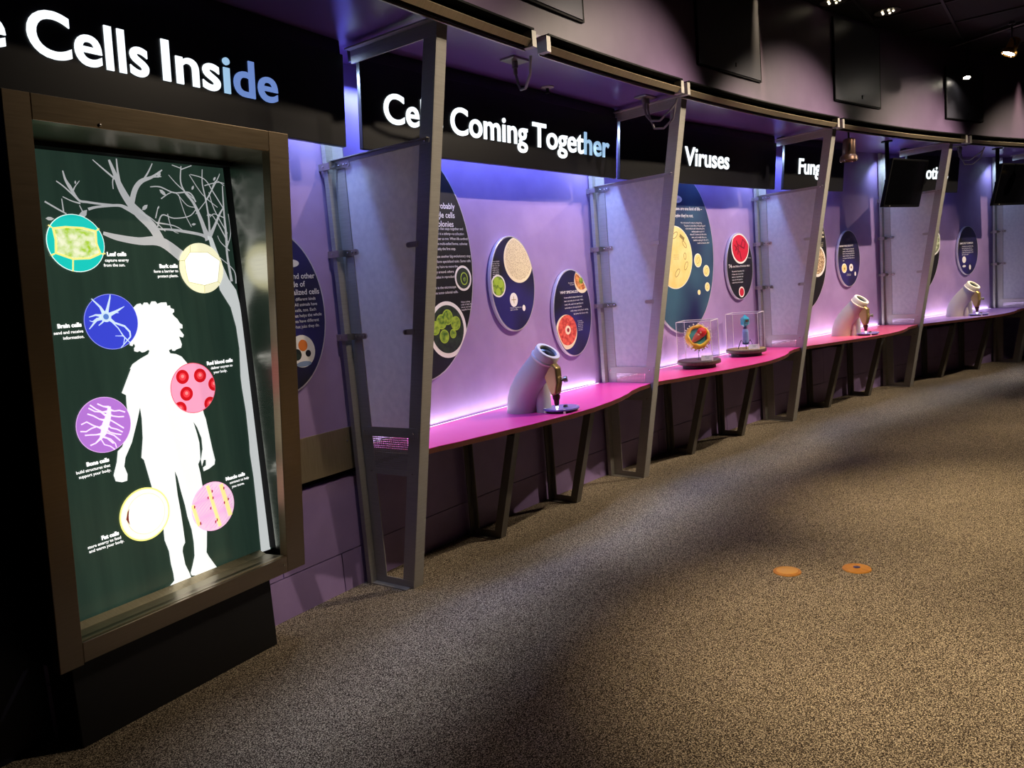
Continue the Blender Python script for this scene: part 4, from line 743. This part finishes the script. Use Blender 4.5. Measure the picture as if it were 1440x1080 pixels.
# yellow virus: a cut-open ball with knobs
zb = ZC+.0705; cz = zb+.200; rv = .110
vv = thing('virus_model', 'round yellow virus model cut open to a red core, with white knobs', 'virus model', SC1, (0, DC1, zb))
cutn = Vector((-.72, .60, .34)).normalized()          # the cut face looks to the aisle
cc = Vector((0, DC1, cz))
b = MB(); C = []; u = cutn.orthogonal().normalized(); v = cutn.cross(u); NR = 44
def wob(k, th): return 1+.035*math.sin(7*2*math.pi*k/NR+th*3)+.02*math.sin(11*2*math.pi*k/NR)
for i in range(16):
    th = math.pi-(math.pi-1.12)*i/15
    C.append([cc+cutn*(rv*math.cos(th))+(u*math.cos(2*math.pi*k/NR)+v*math.sin(2*math.pi*k/NR))*(rv*math.sin(th)*(1 if i < 8 else 1+(wob(k, th)-1)*(i-7)/8)+1e-4) for k in range(NR)])
hc = math.cos(1.12)*rv; R0 = math.sin(1.12)*rv
for q, h in ((.90, 0.004), (.78, -.002), (.76, -.03)): C.append([cc+cutn*(hc+h)+(u*math.cos(2*math.pi*k/NR)+v*math.sin(2*math.pi*k/NR))*R0*q*wob(k, 1.12) for k in range(NR)])
b.sm = True; b.rings(C); b.sm = False; b.build('shell', M_vy, vv)
b = MB(); b.lathe([(R0*.77, -.03), (R0*.77, -.022), (.01, -.020)], cc+cutn*hc, cutn, 36); b.build('inner_layer', M_vt, vv)
b = MB(); ax2 = Vector((0, .72, .70)); ax2 = (ax2-cutn*ax2.dot(cutn)).normalized()
Pc = cc+cutn*(hc-.012)
b.sm = True; b.rings([[Pc+ax2*(-.078+.156*i/10)+(cutn*math.cos(2*math.pi*k/20)+ax2.cross(cutn)*math.sin(2*math.pi*k/20))*(.018+.034*(i/10))*(math.sin(math.pi*min(1, (i+.5)/10.5*1.0))**.35) for k in range(20)] for i in range(11)]); b.sm = False; b.build('core', M_vo, vv)
b = MB(); b.ball(Pc+ax2*.042+cutn*.014, .042, 10); b.build('core_cap', M_vr, vv)
b = MB()
for i in range(4): b.ball(Pc+ax2*(.03-.014*i)+cutn*.050+u*(.008*(-1)**i), .008, 6)
b.build('core_strand', mat('pale orange bead', '#f6c890', .4), vv)
b = MB(); gold = math.pi*(3-5**.5); n = 0; knobs = []
for i in range(90):
    zz = 1-2*(i+.5)/90; r = math.sqrt(1-zz*zz); p = Vector((r*math.cos(gold*i), r*math.sin(gold*i), zz))
    if p.dot(cutn) < .38: knobs.append(p)
for p in knobs:
    k = MB(); k.lathe([(.0022, -.006), (.0022, .009)], cc+p*rv, p, 6); k.ball(cc+p*(rv+.011), .0074, 5); k.build('knob', M_vw, vv)
b = MB(); b.tube([(0, DC1, zb), (0, DC1, cz-rv+.004)], .0032, 8); b.lathe([(.02, 0), (.02, .003), (.006, .006)], (0, DC1, zb), (0, 0, 1), 20); b.build('stand_rod', M_chrome, vv)
# blue bacteria virus
vp = thing('virus_model', 'blue upright virus model with an angular head, ringed tail and thin legs', 'virus model', SC2, (0, DC2, zb))
M_vc = mat('turquoise model resin', '#22aec2', .3); M_vb = mat('blue model resin', '#8fb4e4', .35); M_vb2 = mat('dark blue model resin', '#2b4a7c', .35)
hz = zb+.265
b = MB(); b.lathe([(.002, .064), (.040, .032), (.044, .026), (.042, -.026), (.039, -.034), (.014, -.050)], (0, DC2, hz), (0, 0, 1), 6, False); b.build('head', M_vc, vp)
b = MB(); b.box(-.030, .0, DC2+.012, DC2+.0415, hz-.004, hz+.018); b.build('head_opening', M_lens, vp)
b = MB(); b.lathe([(.014, -.048), (.014, -.058), (.020, -.060), (.020, -.066), (.012, -.070), (.012, -.076)], (0, DC2, hz), (0, 0, 1), 20); b.build('collar', M_vb2, vp)
b = MB(); b.lathe([(.012, .170), (.026, .166), (.027, .150)]+sum([[(.030, .148-.0125*i), (.030, .140-.0125*i), (.017, .139-.0125*i), (.017, .1365-.0125*i)] for i in range(9)], [])+[(.030, .034)], (0, DC2, zb+.02), (0, 0, 1), 24, False); b.build('tail', M_vb, vp)
b = MB(); b.lathe([(.033, .046), (.033, .034), (.022, .028)], (0, DC2, zb+.01), (0, 0, 1), 6, False); b.build('base_plate', M_vb2, vp)
b = MB(); b.tube([(0, DC2, zb), (0, DC2, zb+.044)], .003, 8); b.build('stand_rod', M_chrome, vp)
for k in range(6):
    a = math.pi*(k/3+.16); c, s_ = math.cos(a), math.sin(a); b = MB(); b.tube([(.02*c, DC2+.02*s_, zb+.05), (.050*c, DC2+.050*s_, zb+.082), (.086*c, DC2+.086*s_, zb+.002)], .0026, 6); b.build('leg', M_dark, vp)
def namecard(s0, x, d, z, label, words):
    t = thing('name_card', label, 'card', s0, (x, d, z), 'small name cards in the clear cases', -1.05)
    b = MB(); b.prism([(d-.02, z), (d+.012, z), (d+.010, z+.004), (d-.012, z+.042), (d-.018, z+.042)], 'x', x-.052, x+.052); b.build('card', M_white, t)
    b = MB(); sl = -.022/.038
    for i, wd in enumerate(words): b.text(wd, x, z+.028-.012*i, .0075, d+.0112-.0222*((.024-.012*i)/.038)+.0006, 'c', None, .01, 0, sl)
    b.build('lettering', mat('teal print', '#2a6a72', .5), t)
namecard(SC1, -.05, DC1+.115, zb, 'small card standing in the clear case with the yellow virus model', ['HIV virus', 'model'])
namecard(SC2, -.04, DC2+.11, zb, 'small card standing in the clear case with the blue virus model', ['T4 virus', 'model'])
# ================================================================== SOFFIT FITTINGS
def fixture(sa, sb, label):
    s0 = (sa+sb)/2; h = (sb-sa)/2-.03; t = thing('linear_light_fixture', label, 'light fixture', s0, (0, DF, ZS-.01), 'long light fixtures along the soffit edge')
    a, c = sa+.03, sb-.03; rc = lambda d0, d1, z0, z1: [(d0, z0), (d1, z0), (d1, z1), (d0, z1)]
    b = MB(); b.curve_strip(s0, rc(DF+.003, DF+.012, ZS-.062, ZS+.03), a, c, .2); b.curve_strip(s0, rc(DF+.012, DF+.07, ZS+.02, ZS+.03), a, c, .2); b.build('housing', M_tv, t)
    b = MB(); b.curve_strip(s0, [(DF+.012, ZS-.045), (DF+.035, ZS-.058), (DF+.062, ZS-.030), (DF+.060, ZS-.026), (DF+.035, ZS-.050), (DF+.012, ZS-.038)], a+.01, c-.01, .2); b.build('reflector', M_plate, t)
    b = MB(); b.curve_strip(s0, rc(DF-.008, DF+.002, ZS-.070, ZS-.060), a, c, .2); b.build('lower_lip', M_zinc, t)
    for x in (a, c): MB().curve_strip(s0, rc(DF+.0022, DF+.066, ZS-.064, ZS+.018), x-.02, x+.02).build('end_cap', M_post, t)
    return t
for (a, c), l in zip([(-1.7, .68), (.76, 2.44), (2.47, 5.2), (5.24, 8.1), (8.14, 10.9)], ['long light fixture on the soffit edge above the lightbox and first partition', 'long light fixture on the soffit edge in front of the Cells Coming Together sign', 'long light fixture on the soffit edge in front of the Viruses sign', 'long light fixture on the soffit edge in front of the Fungi sign', 'long light fixture on the soffit edge at the far right']): fixture(a, c, l)
def jbox(s0, d, label, loops, xe=.2):
    t = thing('junction_box', label, 'junction box', s0, (0, d, ZS), 'junction plates with cables under the soffit')
    b = MB(); b.box(-.075, .075, d-.05, d+.05, ZS-.012, ZS-.0005); b.build('cover_plate', M_zinc, t, .002)
    for x in ([0] if loops == 1 else [-.02, .025]): MB().lathe([(.017, -.012), (.017, -.05), (.012, -.052), (.012, -.085)], (x, d, ZS), (0, 0, 1), 14).build('connector', M_cable, t)
    for j in range(loops):
        x = 0 if loops == 1 else (-.02, .025)[j]; dr = .20+.05*j
        P = [(x, d, ZS-.08), (x+.004, d+.01, ZS-.14), (x+xe*.15, d+.05, ZS-dr+.015), (x+xe*.4, d+(DF-d)*.45, ZS-dr), (x+xe*.7, d+(DF-d)*.75, ZS-dr+.05), (xe*.92, DF-.03, ZS-.11), (xe, DF-.012, ZS-.078)]
        b = MB(); b.tube(P, .008, 8); b.build('cable', M_cable, t)
    return t
jbox(.93, .60, 'junction plate with one looped cable above the Cells Coming Together sign', 1, -.2)
jbox(2.50, .58, 'junction plate with two looped cables above the second partition', 2, -.03)
jbox(8.72, .54, 'junction plate with looped cables above the Protists sign', 2, -.05)
t = thing('sprinkler_head', 'small round sprinkler head under the purple soffit', 'sprinkler', 1.61, (0, .35, ZS))
b = MB(); b.lathe([(.045, -.0005), (.045, -.006), (.02, -.010)], (0, .35, ZS), (0, 0, 1), 28); b.build('escutcheon', M_post, t)
b = MB(); b.lathe([(.010, -.010), (.010, -.035), (.016, -.036), (.016, -.042)], (0, .35, ZS), (0, 0, 1), 16); b.build('head', M_dark, t)
# grey access panels set in the fascia
for s0, h, zt, l in [(.78, .45, 3.92, 'grey access panel in the fascia, cut off by the top of the picture, nearest'), (3.28, .485, 3.90, 'large grey access panel in the fascia above the Viruses sign'), (5.70, .455, 3.88, 'grey access panel in the fascia with a yellow lamp reflection'), (8.13, .41, 3.70, 'dark access panel in the far fascia below the ceiling lamps')]:
    t = thing('access_panel', l, 'panel', s0, (0, DF, 3.13), 'access panels in the fascia')
    b = MB(); b.box(-h, h, DF+.008, DF+.026, 3.135, zt); b.build('panel', M_panelblk, t, .002)
    b = MB(); b.box(-h-.012, -h, DF+.006, DF+.022, 3.125, zt); b.box(h, h+.022, DF+.006, DF+.022, 3.125, zt); b.box(-h, h, DF+.001, DF+.020, 3.123, 3.135); b.build('frame', M_tv, t)
    b = MB(); b.box(.06, .075, DF+.026, DF+.029, 3.185, 3.215); b.build('latch', M_void, t)
# ================================================================== TELEVISIONS
def tv(s0, label, flip=1):
    t = thing('television', label, 'television', s0, (0, .6, 2.2), 'black televisions hung from the soffit')
    dd = lambda z: .50+(z-2.20)*.125/.52
    def slab(x0, x1, z0, z1, a, c): return MB().hexa([(x0, dd(z0)+a, z0), (x1, dd(z0)+a, z0), (x1, dd(z0)+c, z0), (x0, dd(z0)+c, z0), (x0, dd(z1)+a, z1), (x1, dd(z1)+a, z1), (x1, dd(z1)+c, z1), (x0, dd(z1)+c, z1)])
    slab(-.405, .405, 2.20, 2.72, -.045, 0).build('case', M_tv, t, .006); slab(-.385, .385, 2.225, 2.70, 0.0002, .002).build('screen', M_screen, t)
    b = MB(); b.tube([(-.30, .50, 2.45), (-.30, .50, ZS-.012)], .022, 14); b.lathe([(.06, 0), (.06, -.012)], (-.30, .50, ZS), (0, 0, 1), 20); b.build('pole', M_tv, t)
    b = MB(); b.box(-.36, -.1, .497, .535, 2.40, 2.50); b.build('mount', M_dark, t)
    b = MB(); b.lathe([(.008, 0), (.008, .004)], (-.27, dd(2.205), 2.212), (0, 1, 0), 10); b.build('badge', M_zinc, t)
    return t
v0 = tv(7.42, 'black television tilted down in front of the Protists sign')
dup(v0, 10.02, 'black television cut off by the right edge of the picture')
# ================================================================== LAMPS
def can(s0, d, z, q, label, body, face, hang_z, power=0, col=WARM, size=45, name='spot_lamp', L=.15, r=.052, em=None):
    """a spot lamp on a stem and yoke, its head pointing at q"""
    t = thing(name, label, 'lamp', s0, (0, d, hang_z)); inv = frame(s0).inverted(); ql = inv @ W(*q); ax = (Vector((ql.x, -ql.y, ql.z))-Vector((0, d, z))).normalized(); c = Vector((0, d, z))
    b = MB(); b.tube([(0, d, hang_z-.001), (0, d, z+r+.05)], .009, 10); b.lathe([(.03, 0), (.03, -.02), (.012, -.025)], (0, d, hang_z), (0, 0, 1), 18); b.build('stem', M_dark, t)
    b = MB(); sd = ax.cross(Vector((0, 0, 1))).normalized(); b.tube([c+sd*(r+.012), c+sd*(r+.012)+Vector((0, 0, .05)), c+Vector((0, 0, r+.05)), c-sd*(r+.012)+Vector((0, 0, .05)), c-sd*(r+.012)], .007, 8); b.build('yoke', M_dark, t)
    b = MB(); b.lathe([(r*.55, -L*.6), (r*.85, -L*.56), (r*.95, -L*.5), (r, 0), (r, L*.18), (r*1.32, L*.28), (r*1.38, L*.46), (r*1.25, L*.5), (r*1.05, L*.42)], c, ax, 28); b.build('head', body, t)
    b = MB(); b.lathe([(r*1.1, L*.40), (r*1.1, L*.42), (r*.5, L*.43)], c, ax, 24); b.build('lens', face, t)
    for i in range(4): 
        a = math.pi*(i/2+.25); u = ax.orthogonal().normalized(); w_ = ax.cross(u); MB().ball(c+ax*(L*.48)+(u*math.cos(a)+w_*math.sin(a))*r*1.28, .008, 6).build('clip', M_screw, t)
    if power:
        l = bpy.data.lights.new('lamp_beam', 'SPOT'); l.energy = power; l.spot_size = math.radians(size); l.spot_blend = .5; l.color = col; l.shadow_soft_size = .04
        o = bpy.data.objects.new('lamp_beam', l); COL.objects.link(o); aim(o, frame(s0) @ Vector((0, -d, z)) + (W(*q)-frame(s0) @ Vector((0, -d, z))).normalized()*(L*.62), W(*q))
    return t
M_coolbulb = mat('lit lamp lens', '#fff0d0', .4, 0, 14)
can(5.66, .80, 2.70, (5.60, .72, .5), 'bronze spot lamp hanging from the soffit left of the Fungi sign end', M_bronze, mat('dark lamp lens', '#3a2a20', .15), ZS-.001, 0, L=.20, r=.062)
can(10.0, .80, 2.62, (9.3, .25, 1.15), 'dark lamp with a yellow striped front hanging before the right television', M_dark, mat('yellow gel', '#b89a50', .4, 0, .25), ZS-.001, 45, (1, .72, .36), 40, name='gel_lamp')
can(7.30, 1.70, 3.62, (6.6, 1.0, 1.6), 'lit gold spot lamp on the ceiling track at the top right', M_goldlamp, M_bulb, 3.86, 60, WARM, 60)
can(7.95, 1.00, 3.60, (7.3, 1.2, 2.0), 'small bright spot lamp below the dark ceiling, left of the gold lamp', M_dark, M_bulb, 3.92, 25, (1, .86, .66), 60, L=.10, r=.032)
t = thing('track_rail', 'black lighting track crossing the ceiling at the top right', 'track', 7.4, (0, 1.0, 3.87), None)
b = MB(); b.bar((.25, .95, 3.885), (-.35, 5.0, 3.885), .04, .03); b.build('rail', M_dark, t); b = MB(); b.bar((.25, .95, 3.868), (-.35, 5.0, 3.868), .028, .004); b.build('contact_strip', M_zinc, t)
def downlight(s0, d, label, m):
    t = thing('recessed_downlight', label, 'downlight', s0, (0, d, 3.93), 'recessed ceiling lights')
    b = MB(); b.lathe([(.075, -.001), (.115, -.001), (.115, -.010), (.078, -.008)], (0, d, 3.93), (0, 0, 1), 32); b.build('trim_ring', M_zinc, t)
    b = MB(); b.lathe([(.072, -.003), (.03, -.004), (.005, -.004)], (0, d, 3.93), (0, 0, 1), 28); b.build('lens', m, t)
    for i in range(5): a = 2*math.pi*i/5; MB().ball((.05*math.cos(a), d+.05*math.sin(a), 3.922), .011, 6).build('bulb', M_bulb2, t)
downlight(4.95, 1.02, 'lit recessed ceiling light cut off by the top of the picture', mat('lit downlight glass', '#ffe9b0', .3, 0, 1.6))
downlight(5.78, 1.15, 'recessed ceiling light beside the dark ceiling grid, seen at a flat angle', M_screen)
# ================================================================== FLOOR OUTLETS
for s0, d, rr_, l in [(1.129, 2.003, True, 'round brass floor plate with a flat lid, left of the two'), (1.344, 2.302, False, 'round brass floor plate with a shiny raised middle, right of the two')]:
    t = thing('floor_outlet', l, 'floor plate', s0, (0, d, 0), 'round brass floor plates')
    b = MB(); b.lathe([(.072, .0005), (.070, .005), (.058, .007), (.050, .0065)], (0, d, 0), (0, 0, 1), 40); b.build('ring', M_brass, t)
    if rr_: b = MB(); b.lathe([(.055, .001), (.055, .0085), (.052, .0095)], (0, d, 0), (0, 0, 1), 40); b.build('lid', M_brass2, t)
    else: b = MB(); b.lathe([(.05, .001), (.048, .006), (.02, .010), (.018, .0085)], (0, d, 0), (0, 0, 1), 40); b.build('lid', M_brass, t); b = MB(); b.lathe([(.018, .004), (.017, .011), (.006, .0115)], (0, d, 0), (0, 0, 1), 24); b.build('plug', M_chrome, t)
